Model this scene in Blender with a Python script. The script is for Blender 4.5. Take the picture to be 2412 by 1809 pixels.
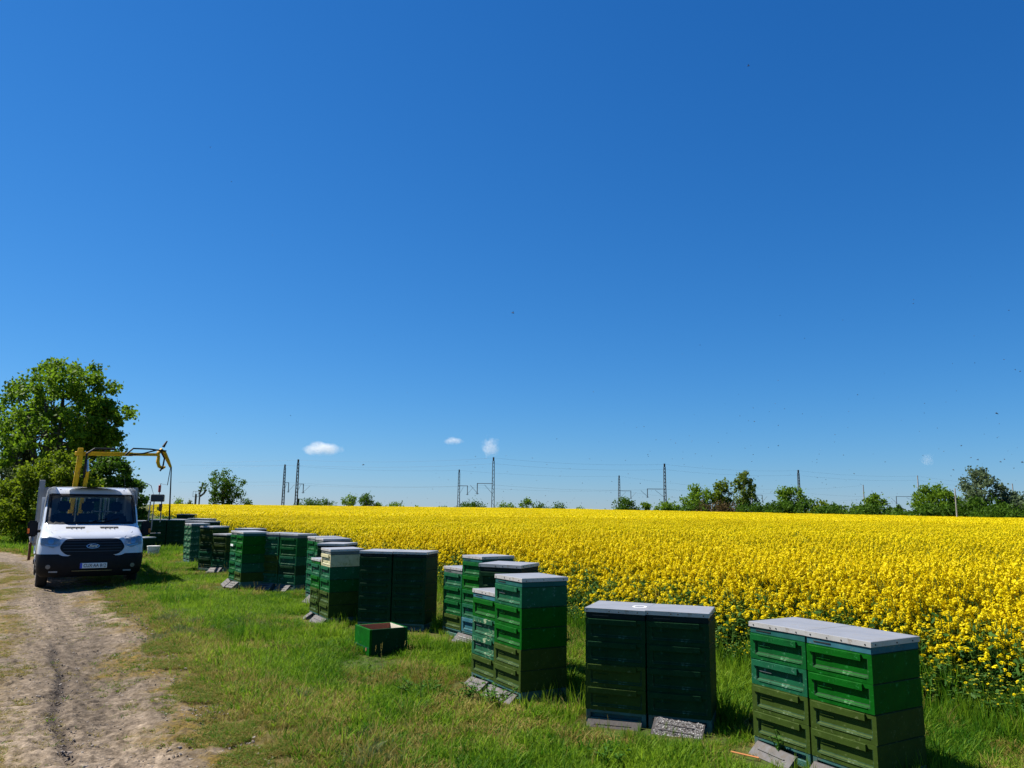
import bpy, bmesh, math, random
import numpy as np
from mathutils import Vector, Matrix, Euler
random.seed(7); rng = np.random.default_rng(7)
for o in list(bpy.data.objects): bpy.data.objects.remove(o)
scene = bpy.context.scene
C = scene.collection
R_ = math.radians

# ------------------------------------------------------------------ camera, sky, sun, exposure
CAM_H, PITCH, ROLL, FPX = 1.8, R_(9.14), 0.011, 1812.0      # focal length in pixels of a 2412 px wide picture
cam_d = bpy.data.cameras.new('camera'); cam = bpy.data.objects.new('camera', cam_d); C.objects.link(cam)
cam_d.sensor_width = 36.0; cam_d.lens = 36.0*FPX/2412.0; cam_d.clip_start = .05; cam_d.clip_end = 20000
Fv = Vector((0, math.cos(PITCH), math.sin(PITCH)))
R0 = Vector((1, 0, 0)); U0 = Vector((0, -math.sin(PITCH), math.cos(PITCH)))
Rv = R0*math.cos(ROLL)+U0*math.sin(ROLL); Uv = U0*math.cos(ROLL)-R0*math.sin(ROLL)
cam.matrix_world = Matrix(((Rv.x, Uv.x, -Fv.x, 0), (Rv.y, Uv.y, -Fv.y, 0), (Rv.z, Uv.z, -Fv.z, CAM_H), (0, 0, 0, 1)))
scene.camera = cam

SUN_AZ = math.atan2(0.35, -1.0)          # direction towards the sun, from +X counter-clockwise
SUN_EL = R_(51)
world = bpy.data.worlds.new('World'); scene.world = world; world.use_nodes = True
wn = world.node_tree; bg = wn.nodes['Background']
sky = wn.nodes.new('ShaderNodeTexSky'); sky.sky_type = 'NISHITA'; sky.sun_disc = False
sky.sun_elevation = SUN_EL; sky.sun_rotation = math.pi/2-SUN_AZ
sky.altitude = 0; sky.air_density = 1.0; sky.dust_density = 0.0; sky.ozone_density = 1.0
# the phone's rendition of a clear sky: one response curve per colour channel, the same in every direction
sep = wn.nodes.new('ShaderNodeSeparateColor'); com = wn.nodes.new('ShaderNodeCombineColor'); wn.links.new(sky.outputs[0], sep.inputs[0])
for ch, (gain, power) in enumerate(((1.22, 1.5), (1.24, .955), (1.70, .75))):
    m1 = wn.nodes.new('ShaderNodeMath'); m1.operation = 'MULTIPLY'; m1.inputs[1].default_value = .05
    m2 = wn.nodes.new('ShaderNodeMath'); m2.operation = 'POWER'; m2.inputs[1].default_value = power
    m3 = wn.nodes.new('ShaderNodeMath'); m3.operation = 'MULTIPLY'; m3.inputs[1].default_value = gain/.1
    wn.links.new(sep.outputs[ch], m1.inputs[0]); wn.links.new(m1.outputs[0], m2.inputs[0]); wn.links.new(m2.outputs[0], m3.inputs[0]); wn.links.new(m3.outputs[0], com.inputs[ch])
wn.links.new(com.outputs[0], bg.inputs['Color']); bg.inputs['Strength'].default_value = 0.1/1.9
sd = bpy.data.lights.new('sun', 'SUN'); sd.energy = 5.0; sd.angle = R_(.5); sd.color = (1, .95, .87)
sun = bpy.data.objects.new('sun', sd); C.objects.link(sun)
sdir = Vector((math.cos(SUN_AZ)*math.cos(SUN_EL), math.sin(SUN_AZ)*math.cos(SUN_EL), math.sin(SUN_EL)))
sun.rotation_euler = sdir.to_track_quat('Z', 'Y').to_euler(); sun.location = sdir*50
scene.view_settings.view_transform = 'Standard'; scene.view_settings.look = 'None'
scene.view_settings.gamma = 1; scene.view_settings.exposure = math.log2(1.9); scene.view_settings.use_curve_mapping = False
scene.render.engine = 'CYCLES'
scene.cycles.transparent_max_bounces = 16
scene.cycles.max_bounces = 8; scene.cycles.volume_bounces = 8

# ------------------------------------------------------------------ helpers
def tag(o, label=None, cat=None, group=None, kind=None):
    if label: o['label'] = label
    if cat: o['category'] = cat
    if group: o['group'] = group
    if kind: o['kind'] = kind
    return o
def empty(name, loc, rz=0, label=None, cat=None, group=None, rot=None):
    o = bpy.data.objects.new(name, None); C.objects.link(o); o.location = loc
    o.rotation_euler = rot if rot else (0, 0, rz); o.empty_display_size = .1
    return tag(o, label, cat, group)
def link(name, me, parent=None, mat=None, loc=None, rot=None):
    o = bpy.data.objects.new(name, me); C.objects.link(o)
    if parent: o.parent = parent
    if loc is not None: o.location = loc
    if rot is not None: o.rotation_euler = rot
    if mat is not None:
        if not me.materials: me.materials.append(mat)
        elif me.materials[0] != mat:
            o.material_slots[0].link = 'OBJECT'; o.material_slots[0].material = mat
    return o
class MB:
    def __init__(s): s.v = []; s.f = []; s.m = []
    def add(s, vs, fs, mi=0):
        n = len(s.v); s.v += [tuple(v) for v in vs]; s.f += [tuple(i+n for i in f) for f in fs]; s.m += [mi]*len(fs); return s
    def box(s, x0, x1, y0, y1, z0, z1, M=None, mi=0):
        vs = [Vector(p) for p in ((x0,y0,z0),(x1,y0,z0),(x1,y1,z0),(x0,y1,z0),(x0,y0,z1),(x1,y0,z1),(x1,y1,z1),(x0,y1,z1))]
        if M: vs = [M @ v for v in vs]
        return s.add(vs, [(0,3,2,1),(4,5,6,7),(0,1,5,4),(1,2,6,5),(2,3,7,6),(3,0,4,7)], mi)
    def tube(s, pts, rad, n=8, cap=True, mi=0):
        pts = [Vector(p) for p in pts]; k = len(pts)
        if not hasattr(rad, '__len__'): rad = [rad]*k
        t0 = (pts[1]-pts[0]).normalized(); up = Vector((0,0,1)) if abs(t0.z) < .9 else Vector((1,0,0))
        a = t0.cross(up).normalized(); vs = []
        for i in range(k):
            t = (pts[min(i+1,k-1)]-pts[max(i-1,0)]).normalized()
            a = (a-t*a.dot(t)).normalized(); b = t.cross(a)
            for j in range(n):
                th = 2*math.pi*j/n; vs.append(pts[i]+(a*math.cos(th)+b*math.sin(th))*rad[i])
        fs = [(i*n+j, i*n+(j+1)%n, (i+1)*n+(j+1)%n, (i+1)*n+j) for i in range(k-1) for j in range(n)]
        if cap: fs += [tuple(range(n))[::-1], tuple((k-1)*n+j for j in range(n))]
        return s.add(vs, fs, mi)
    def prism(s, poly, y0, y1, axis='y', M=None, mi=0):
        n = len(poly)
        def P(a, b, c): return Vector((a, c, b)) if axis == 'y' else (Vector((a, b, c)) if axis == 'z' else Vector((c, a, b)))
        vs = [P(a, b, y0) for a, b in poly]+[P(a, b, y1) for a, b in poly]
        if M: vs = [M @ v for v in vs]
        fs = [tuple(range(n)), tuple(range(n, 2*n))[::-1]]+[(i, i+n, (i+1) % n+n, (i+1) % n) for i in range(n)]
        return s.add(vs, fs, mi)
    def mesh(s, name, mats=None, bevel=0, seg=1, smooth=False):
        me = bpy.data.meshes.new(name); me.from_pydata(s.v, [], s.f)
        if mats:
            for m in (mats if isinstance(mats, (list, tuple)) else [mats]): me.materials.append(m)
        me.polygons.foreach_set('material_index', s.m)
        bm = bmesh.new(); bm.from_mesh(me); bmesh.ops.recalc_face_normals(bm, faces=bm.faces)
        if bevel: bmesh.ops.bevel(bm, geom=list(bm.edges), offset=bevel, segments=seg, affect='EDGES', clamp_overlap=True)
        bm.to_mesh(me); bm.free()
        if smooth: me.polygons.foreach_set('use_smooth', [True]*len(me.polygons))
        me.update(); return me
    def build(s, name, mat, parent=None, loc=None, rot=None, **k):
        return link(name, s.mesh(name, mat, **k), parent, None, loc, rot)
def smooth_angle(me, ang=40):
    me.polygons.foreach_set('use_smooth', [True]*len(me.polygons))
    bm = bmesh.new(); bm.from_mesh(me)
    for e in bm.edges:
        if len(e.link_faces) == 2 and e.calc_face_angle(0) > R_(ang): e.smooth = False
    bm.to_mesh(me); bm.free()

# materials
def mat(name, col, rough=.6, metal=0., var=.15, vscale=8., bump=0., bscale=60., spec=.5, dirt=None, dirt_amt=0., dscale=5., coat=0.):
    m = bpy.data.materials.new(name); m.use_nodes = True; nt = m.node_tree; N = nt.nodes; L = nt.links
    b = N['Principled BSDF']; b.inputs['Roughness'].default_value = rough; b.inputs['Metallic'].default_value = metal
    b.inputs['Specular IOR Level'].default_value = spec; b.inputs['Coat Weight'].default_value = coat
    tc = N.new('ShaderNodeTexCoord'); no = N.new('ShaderNodeTexNoise'); no.inputs['Scale'].default_value = vscale; no.inputs['Detail'].default_value = 6
    L.new(tc.outputs['Object'], no.inputs['Vector'])
    cr = N.new('ShaderNodeValToRGB'); e = cr.color_ramp.elements
    e[0].position = .3; e[1].position = .7
    e[0].color = tuple(c*(1-var) for c in col)+(1,); e[1].color = tuple(min(1, c*(1+var)) for c in col)+(1,)
    L.new(no.outputs['Fac'], cr.inputs['Fac']); out = cr.outputs['Color']
    if dirt:
        n2 = N.new('ShaderNodeTexNoise'); n2.inputs['Scale'].default_value = dscale; n2.inputs['Detail'].default_value = 8; n2.inputs['Roughness'].default_value = .7
        L.new(tc.outputs['Object'], n2.inputs['Vector'])
        r2 = N.new('ShaderNodeValToRGB'); r2.color_ramp.elements[0].position = .62-dirt_amt*.3; r2.color_ramp.elements[1].position = .72-dirt_amt*.2
        L.new(n2.outputs['Fac'], r2.inputs['Fac'])
        mx = N.new('ShaderNodeMix'); mx.data_type = 'RGBA'; L.new(r2.outputs['Color'], mx.inputs[0]); L.new(out, mx.inputs[6]); mx.inputs[7].default_value = tuple(dirt)+(1,)
        out = mx.outputs[2]
    L.new(out, b.inputs['Base Color'])
    if bump:
        n3 = N.new('ShaderNodeTexNoise'); n3.inputs['Scale'].default_value = bscale; n3.inputs['Detail'].default_value = 5
        L.new(tc.outputs['Object'], n3.inputs['Vector']); bp = N.new('ShaderNodeBump'); bp.inputs['Strength'].default_value = bump; bp.inputs['Distance'].default_value = .01
        L.new(n3.outputs['Fac'], bp.inputs['Height']); L.new(bp.outputs['Normal'], b.inputs['Normal'])
    return m
def leafmat(name, c1, c2, trans=.45, rough=.6, inst=True):
    """foliage: colour runs between c1 and c2 by the instance's own tint, or by noise in space; light passes through"""
    m = bpy.data.materials.new(name); m.use_nodes = True; nt = m.node_tree; N = nt.nodes; L = nt.links
    N.remove(N['Principled BSDF']); out = N['Material Output']
    mx = N.new('ShaderNodeMix'); mx.data_type = 'RGBA'; mx.inputs[6].default_value = tuple(c1)+(1,); mx.inputs[7].default_value = tuple(c2)+(1,)
    if inst:
        at = N.new('ShaderNodeAttribute'); at.attribute_type = 'INSTANCER'; at.attribute_name = 'tint'; L.new(at.outputs['Fac'], mx.inputs[0])
    else:
        at = N.new('ShaderNodeAttribute'); at.attribute_type = 'GEOMETRY'; at.attribute_name = 'tint'; L.new(at.outputs['Fac'], mx.inputs[0])
    p = N.new('ShaderNodeBsdfPrincipled'); p.inputs['Roughness'].default_value = rough; p.inputs['Specular IOR Level'].default_value = .12
    t = N.new('ShaderNodeBsdfTranslucent'); L.new(mx.outputs[2], p.inputs['Base Color']); L.new(mx.outputs[2], t.inputs['Color'])
    ms = N.new('ShaderNodeMixShader'); ms.inputs[0].default_value = trans
    L.new(p.outputs[0], ms.inputs[1]); L.new(t.outputs[0], ms.inputs[2]); L.new(ms.outputs[0], out.inputs['Surface'])
    return m

# value noise in numpy
def vnoise(x, y, scale, seed=0):
    r = np.random.default_rng(seed+1000); T = r.random((256, 256)); x = np.asarray(x, float)*scale+50; y = np.asarray(y, float)*scale+50
    xi = np.floor(x).astype(int); yi = np.floor(y).astype(int); fx = x-xi; fy = y-yi
    fx = fx*fx*(3-2*fx); fy = fy*fy*(3-2*fy); a = T[xi % 256, yi % 256]; b = T[(xi+1) % 256, yi % 256]; c = T[xi % 256, (yi+1) % 256]; d = T[(xi+1) % 256, (yi+1) % 256]
    return (a*(1-fx)+b*fx)*(1-fy)+(c*(1-fx)+d*fx)*fy
def fbm(x, y, scale, seed=0, oct=4):
    s = 0; a = 1.; t = 0
    for i in range(oct): s = s+a*vnoise(x, y, scale*2**i, seed+i*7); t += a; a *= .5
    return s/t
def sstep(a, b, x): t = np.clip((np.asarray(x, float)-a)/(b-a), 0, 1); return t*t*(3-2*t)

# ------------------------------------------------------------------ plan of the place
# edge of the rapeseed field (field lies on its +X side), from the right of the camera into the distance
FE = np.array([(7.5, 1.5), (5.5, 4.6), (4.2, 6.7), (2.35, 9.3), (1.0, 12.3), (-1.2, 15.8), (-3.3, 18.8), (-6.1, 23.2), (-9.7, 28.8), (-14.3, 36.8), (-19.3, 46.5), (-25.5, 58), (-49, 106), (-115, 250)])
FAR = np.array([(-115, 250), (-45, 250), (-3, 232), (30, 182), (62, 148), (82, 118), (110, 90), (150, 60)])   # its far side
TR = np.array([(-0.2, 2.5), (-1.63, 5.37), (-2.28, 6.45), (-3.21, 7.94), (-4.67, 10.36), (-7.38, 14.61), (-8.0, 15.7), (-9.6, 18.5), (-13, 23), (-17, 27.2), (-21.5, 30.0), (-45, 38)])  # right edge of track
TL = np.array([(-6.5, 2.5), (-8.2, 6), (-10.5, 11), (-14.6, 17), (-21, 22), (-30, 26), (-45, 29)])
FE = FE*1.06; TR = TR*1.05; TL = TL*1.05
def fe_x(y): return np.interp(y, FE[:, 1], FE[:, 0])
def tr_x(y): return np.interp(y, TR[:, 1], TR[:, 0])
def tl_x(y): return np.interp(y, TL[:, 1], TL[:, 0])
def far_y(x): return np.interp(x, FAR[:, 0], FAR[:, 1])
def gz(x, y):
    x = np.asarray(x, float); y = np.asarray(y, float)
    near = sstep(-5.5, -3.0, x-fe_x(y))
    h = .07*sstep(13, 20, y)*near
    fall = 1-sstep(40, 70, np.hypot(x, y))
    h = h+(.05*(fbm(x, y, .5, 3, 3)-.5))*fall
    rut = np.exp(-((x-tr_x(y)+.9)/.35)**2)+np.exp(-((x-tr_x(y)+2.55)/.35)**2)
    h = h-.055*rut*sstep(40, 20, y)
    h = h-5*sstep(8, 60, y-far_y(np.clip(x, -115, 150)))*sstep(50, 90, y)
    h = h+.03*sstep(-.1, .4, x-tr_x(y))*(1-sstep(20, 30, y))
    return h
def gz1(x, y): return float(gz(np.array([x]), np.array([y]))[0])

# ------------------------------------------------------------------ ground
def ray(px, py):     # direction through a point of the 2412 x 1809 picture
    return Fv*FPX+Rv*(px-1206)-Uv*(py-904.5)
def at(px, py, dist):  # the point on that line at horizontal distance `dist` (along Y)
    d = ray(px, py); return Vector((0, 0, CAM_H))+d*(dist/d.y)
def on_ground(px, py, z=0.):
    d = ray(px, py); return Vector((0, 0, CAM_H))+d*((z-CAM_H)/d.z)
def grid_mesh(name, X, Y, Z):
    ny, nx = X.shape; v = np.stack([X, Y, Z], -1).reshape(-1, 3)
    i = np.arange(ny*nx).reshape(ny, nx); f = np.stack([i[:-1, :-1], i[:-1, 1:], i[1:, 1:], i[1:, :-1]], -1).reshape(-1, 4)
    me = bpy.data.meshes.new(name); me.vertices.add(len(v)); me.vertices.foreach_set('co', v.ravel())
    me.loops.add(f.size); me.loops.foreach_set('vertex_index', f.ravel()); me.polygons.add(len(f))
    me.polygons.foreach_set('loop_start', np.arange(len(f))*4); me.polygons.foreach_set('use_smooth', [True]*len(f)); me.update(); me.validate(); return me
def fattr(me, name, vals):
    a = me.attributes.new(name, 'FLOAT', 'POINT'); a.data.foreach_set('value', np.asarray(vals, np.float32).ravel())

ys = np.concatenate([np.arange(-12, 34, .2), 34*(1.06**np.arange(1, 92))]); xs1 = np.concatenate([np.arange(0, 22, .2), 22*(1.07**np.arange(0, 84))])
xs = np.concatenate([-xs1[:0:-1], xs1]); X, Y = np.meshgrid(xs, ys); Z = gz(X, Y)-.012-.09*sstep(.05, .45, tr_x(Y)-X)*sstep(.05, .45, X-tl_x(Y))*(Y > 2.8)*(Y < 37)
gme = grid_mesh('ground', X, Y, Z)
fattr(gme, 'dry', np.maximum(sstep(.45, .62, fbm(X, Y, .55, 11))*.7, sstep(1.1, .2, X-tr_x(Y)+.5*(fbm(X, Y, 1.2, 12)-.5))*(X > tr_x(Y)-1))); 
def ground_mat():
    m = bpy.data.materials.new('grassland_soil'); m.use_nodes = True; nt = m.node_tree; N = nt.nodes; L = nt.links; b = N['Principled BSDF']; b.inputs['Roughness'].default_value = .95; b.inputs['Specular IOR Level'].default_value = .1
    tc = N.new('ShaderNodeTexCoord'); n1 = N.new('ShaderNodeTexNoise'); n1.inputs['Scale'].default_value = 14; n1.inputs['Detail'].default_value = 8; L.new(tc.outputs['Object'], n1.inputs['Vector'])
    cr = N.new('ShaderNodeValToRGB'); cr.color_ramp.elements[0].position = .35; cr.color_ramp.elements[1].position = .65
    cr.color_ramp.elements[0].color = (.035, .04, .012, 1); cr.color_ramp.elements[1].color = (.06, .10, .015, 1); L.new(n1.outputs['Fac'], cr.inputs['Fac'])
    at_ = N.new('ShaderNodeAttribute'); at_.attribute_name = 'dry'
    mx = N.new('ShaderNodeMix'); mx.data_type = 'RGBA'; L.new(at_.outputs['Fac'], mx.inputs[0]); L.new(cr.outputs[0], mx.inputs[6]); mx.inputs[7].default_value = (.10, .078, .026, 1)
    L.new(mx.outputs[2], b.inputs['Base Color'])
    bp = N.new('ShaderNodeBump'); bp.inputs['Strength'].default_value = .6; bp.inputs['Distance'].default_value = .03; L.new(n1.outputs['Fac'], bp.inputs['Height']); L.new(bp.outputs[0], b.inputs['Normal'])
    return m
ground = link('ground', gme, None, ground_mat()); tag(ground, 'flat grassland under the hives and beyond the field', kind='structure')

# dirt track: fine sheet 4 mm above the ground with stones, ruts and mossy margins
v_ = np.linspace(0, 1, 640); yy = 3.0*(38/3.0)**v_
u_ = np.linspace(0, 1, 330); U, V = np.meshgrid(u_, yy)
wob = .12*(fbm(V*0, V, .8, 21, 2)-.5)*2+.05*(fbm(V*0+9, V, 3, 25, 2)-.5)*2
XR = np.interp(V, TR[:, 1], TR[:, 0])+wob; XL = np.interp(V, TL[:, 1], TL[:, 0])
X = XL+(XR-XL)*U; Y = V
near = 1-sstep(9, 22, V)
peb = np.maximum(vnoise(X, Y, 12, 31)-.5, 0)*.045+np.maximum(vnoise(X, Y, 24, 32)-.5, 0)*.040+.02*(fbm(X, Y, 2.5, 33)-.5)
dr = XR-X                                   # distance in from the grass edge
edge = np.minimum(dr, X-XL)
stain_c = np.interp(V, [3, 5.65, 6.54, 7.32, 8.34, 9.69, 10.9], [-2.0, -3.05, -3.6, -4.06, -4.64, -5.5, -6.24])
stain = np.exp(-((X-stain_c-.10*(vnoise(V*0, V, 1.6, 5)-.5))/.065)**2)*sstep(11.2, 9.2, V)*sstep(5.3, 6.2, V)*(0.75+.25*vnoise(X, Y, 5, 8))
Z = gz(X, Y)+.004+peb*near*sstep(0, .3, edge)-.045*stain-.03*(1-sstep(0, .18, edge))
tme = grid_mesh('dirt_track', X, Y, Z)
fn = fbm(X, Y, 1.6, 40)
moss = np.maximum(sstep(.95, .2, dr+.8*(fn-.5)*2), .98*np.exp(-((dr-2.15)/.50)**2)*sstep(.34, .54, fn+.06)*(1-.3*sstep(15, 22, V)))
moss = np.maximum(moss, .55*np.exp(-((dr-4.6)/.8)**2)*sstep(.35, .6, fn))
moss = moss*(.55+.45*sstep(.3, .6, fbm(X, Y, 7, 44)))
streak = fbm(dr*3.2, V*.22, 1., 141)*.85+fbm(X, Y, 1.1, 142)*.15; streak = .78+.55*sstep(.3, .7, streak)-.2*(np.exp(-((dr-.9)/.3)**2)+np.exp(-((dr-2.75)/.25)**2)); fattr(tme, 'streak', streak)
fattr(tme, 'moss', moss); fattr(tme, 'stain', stain)
def track_mat():
    m = bpy.data.materials.new('track_gravel'); m.use_nodes = True; nt = m.node_tree; N = nt.nodes; L = nt.links; b = N['Principled BSDF']; b.inputs['Roughness'].default_value = .95; b.inputs['Specular IOR Level'].default_value = .15
    tc = N.new('ShaderNodeTexCoord')
    n1 = N.new('ShaderNodeTexNoise'); n1.inputs['Scale'].default_value = 9; n1.inputs['Detail'].default_value = 10; n1.inputs['Roughness'].default_value = .72; L.new(tc.outputs['Object'], n1.inputs['Vector'])
    cr = N.new('ShaderNodeValToRGB'); e = cr.color_ramp.elements; e[0].position = .33; e[1].position = .66; e[0].color = (.052, .038, .024, 1); e[1].color = (.262, .205, .145, 1); e2 = e.new(.48); e2.color = (.158, .120, .082, 1)
    L.new(n1.outputs['Fac'], cr.inputs['Fac'])
    vo = N.new('ShaderNodeTexVoronoi'); vo.inputs['Scale'].default_value = 38; L.new(tc.outputs['Object'], vo.inputs['Vector'])
    hsv = N.new('ShaderNodeSeparateColor'); L.new(vo.outputs['Color'], hsv.inputs[0])
    mr = N.new('ShaderNodeMapRange'); mr.inputs[3].default_value = .72; mr.inputs[4].default_value = 1.2; L.new(hsv.outputs[0], mr.inputs[0])
    mu = N.new('ShaderNodeMix'); mu.data_type = 'RGBA'; mu.blend_type = 'MULTIPLY'; mu.inputs[0].default_value = 1; L.new(cr.outputs[0], mu.inputs[6]); L.new(mr.outputs[0], mu.inputs[7])
    ak = N.new('ShaderNodeAttribute'); ak.attribute_name = 'streak'; mk = N.new('ShaderNodeMix'); mk.data_type = 'RGBA'; mk.blend_type = 'MULTIPLY'; mk.inputs[0].default_value = 1; L.new(mu.outputs[2], mk.inputs[6]); L.new(ak.outputs['Fac'], mk.inputs[7]); mu = mk
    am = N.new('ShaderNodeAttribute'); am.attribute_name = 'moss'; n2 = N.new('ShaderNodeTexNoise'); n2.inputs['Scale'].default_value = 25; n2.inputs['Detail'].default_value = 6; L.new(tc.outputs['Object'], n2.inputs['Vector'])
    ms = N.new('ShaderNodeValToRGB'); ms.color_ramp.elements[0].color = (.06, .042, .012, 1); ms.color_ramp.elements[1].color = (.19, .125, .025, 1); ms.color_ramp.elements[0].position = .35; ms.color_ramp.elements[1].position = .65; L.new(n2.outputs['Fac'], ms.inputs['Fac'])
    mm = N.new('ShaderNodeMath'); mm.operation = 'MULTIPLY_ADD'; L.new(n2.outputs['Fac'], mm.inputs[0]); mm.inputs[1].default_value = .9; mm.inputs[2].default_value = -.45
    ma = N.new('ShaderNodeMath'); ma.operation = 'ADD'; ma.use_clamp = True; L.new(mm.outputs[0], ma.inputs[0]); L.new(am.outputs['Fac'], ma.inputs[1])
    mc = N.new('ShaderNodeMath'); mc.operation = 'MULTIPLY'; mc.use_clamp = True; L.new(ma.outputs[0], mc.inputs[0]); L.new(am.outputs['Fac'], mc.inputs[1])
    mx = N.new('ShaderNodeMix'); mx.data_type = 'RGBA'; L.new(mc.outputs[0], mx.inputs[0]); L.new(mu.outputs[2], mx.inputs[6]); L.new(ms.outputs[0], mx.inputs[7])
    as_ = N.new('ShaderNodeAttribute'); as_.attribute_name = 'stain'
    mx2 = N.new('ShaderNodeMix'); mx2.data_type = 'RGBA'; L.new(as_.outputs['Fac'], mx2.inputs[0]); L.new(mx.outputs[2], mx2.inputs[6]); mx2.inputs[7].default_value = (.045, .035, .028, 1)
    L.new(mx2.outputs[2], b.inputs['Base Color'])
    bp = N.new('ShaderNodeBump'); bp.inputs['Strength'].default_value = .8; bp.inputs['Distance'].default_value = .02; L.new(n1.outputs['Fac'], bp.inputs['Height'])
    bp2 = N.new('ShaderNodeBump'); bp2.inputs['Strength'].default_value = .5; bp2.inputs['Distance'].default_value = .01; L.new(vo.outputs['Distance'], bp2.inputs['Height']); L.new(bp.outputs[0], bp2.inputs['Normal']); L.new(bp2.outputs[0], b.inputs['Normal'])
    return m
track = link('dirt_track', tme, None, track_mat()); tag(track, 'stony dirt track with ruts and mossy margins', kind='structure')

# ------------------------------------------------------------------ scatter of instances for what nobody could count
def proto(name, vs, fs, mats, mi=None):
    me = bpy.data.meshes.new(name); me.from_pydata([tuple(v) for v in vs], [], fs)
    for m in mats: me.materials.append(m)
    if mi is not None: me.polygons.foreach_set('material_index', mi)
    return bpy.data.objects.new(name, me)
def scatter(name, protos, P, idx, rot, scl, tint, label):
    me = bpy.data.meshes.new(name); me.vertices.add(len(P)); me.vertices.foreach_set('co', np.asarray(P, np.float32).ravel())
    a = me.attributes.new('idx', 'INT', 'POINT'); a.data.foreach_set('value', np.asarray(idx, np.int32))
    a = me.attributes.new('rot', 'FLOAT_VECTOR', 'POINT'); a.data.foreach_set('vector', np.asarray(rot, np.float32).ravel())
    a = me.attributes.new('scl', 'FLOAT_VECTOR', 'POINT'); a.data.foreach_set('vector', np.asarray(scl, np.float32).ravel())
    fattr(me, 'tint', tint)
    o = link(name, me); tag(o, label, kind='stuff')
    ng = bpy.data.node_groups.new(name, 'GeometryNodeTree'); ng.interface.new_socket('Geometry', in_out='INPUT', socket_type='NodeSocketGeometry'); ng.interface.new_socket('Geometry', in_out='OUTPUT', socket_type='NodeSocketGeometry')
    N = ng.nodes; L = ng.links; gi = N.new('NodeGroupInput'); go = N.new('NodeGroupOutput'); jn = N.new('GeometryNodeJoinGeometry')
    def na(nm, t):
        n = N.new('GeometryNodeInputNamedAttribute'); n.data_type = t; n.inputs['Name'].default_value = nm; return n.outputs['Attribute']
    ai = na('idx', 'INT'); ar = na('rot', 'FLOAT_VECTOR'); asc = na('scl', 'FLOAT_VECTOR')
    for k, p in enumerate(protos):
        oi = N.new('GeometryNodeObjectInfo'); oi.inputs['Object'].default_value = p; oi.inputs['As Instance'].default_value = True
        cp = N.new('FunctionNodeCompare'); cp.data_type = 'INT'; cp.operation = 'EQUAL'; L.new(ai, cp.inputs[2]); cp.inputs[3].default_value = k
        ip = N.new('GeometryNodeInstanceOnPoints'); L.new(gi.outputs[0], ip.inputs['Points']); L.new(cp.outputs[0], ip.inputs['Selection']); L.new(oi.outputs['Geometry'], ip.inputs['Instance'])
        L.new(ar, ip.inputs['Rotation']); L.new(asc, ip.inputs['Scale']); L.new(ip.outputs[0], jn.inputs[0])
    L.new(jn.outputs[0], go.inputs[0]); md = o.modifiers.new('scatter', 'NODES'); md.node_group = ng
    return o

# grass tufts
M_grass = leafmat('grass_blade_green', (.036, .125, .005), (.22, .34, .018), .5)
M_dry = leafmat('grass_blade_dry', (.20, .16, .03), (.40, .33, .09), .35)
M_weed = leafmat('weed_leaf', (.03, .13, .008), (.08, .22, .014), .45)
M_pale = leafmat('pale_grass', (.09, .13, .04), (.18, .22, .09), .3)
def tuft(name, r, nb, h0, h1, spread, w, m, lean=.6):
    vs = []; fs = []
    for i in range(nb):
        a = r.random()*6.283; d = spread*math.sqrt(r.random()); bx, by = d*math.cos(a), d*math.sin(a)
        a2 = a+r.uniform(-1.2, 1.2); L_ = r.uniform(h0, h1); ln = lean*r.uniform(.2, 1.1)
        dx, dy = math.cos(a2), math.sin(a2); pa = r.random()*6.283; wx, wy = math.cos(pa)*w*r.uniform(.6, 1.2), math.sin(pa)*w*r.uniform(.6, 1.2); n = len(vs)
        for k, (t, ww) in enumerate(((0, 1.), (.4, .9), (.75, .6))):
            off = L_*ln*t*t; z = L_*(t-.25*ln*t*t)
            vs += [(bx+dx*off-wx*ww, by+dy*off-wy*ww, z), (bx+dx*off+wx*ww, by+dy*off+wy*ww, z)]
        off = L_*ln; vs.append((bx+dx*off, by+dy*off, L_*(1-.3*ln)))
        fs += [(n, n+1, n+3, n+2), (n+2, n+3, n+5, n+4), (n+4, n+5, n+6)]
    return proto(name, vs, fs, [m])
def weed(name, r, nl, size, m):
    vs = []; fs = []
    for i in range(nl):
        a = r.random()*6.283; L_ = size*r.uniform(.5, 1.1); up = r.uniform(.2, .9); w = L_*.22; n = len(vs); dx, dy = math.cos(a), math.sin(a)
        for t, ww in ((.1, .3), (.4, 1.), (.75, .9)):
            z = L_*up*t*(1.3-.6*t)+.01; vs += [(dx*L_*t-dy*w*ww, dy*L_*t+dx*w*ww, z+.01), (dx*L_*t, dy*L_*t, z), (dx*L_*t+dy*w*ww, dy*L_*t-dx*w*ww, z+.01)]
        vs.append((dx*L_, dy*L_, L_*up*.6)); fs += [(n, n+1, n+4, n+3), (n+1, n+2, n+5, n+4), (n+3, n+4, n+7, n+6), (n+4, n+5, n+8, n+7), (n+6, n+7, n+9), (n+7, n+8, n+9)]
    return proto(name, vs, fs, [m])
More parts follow.
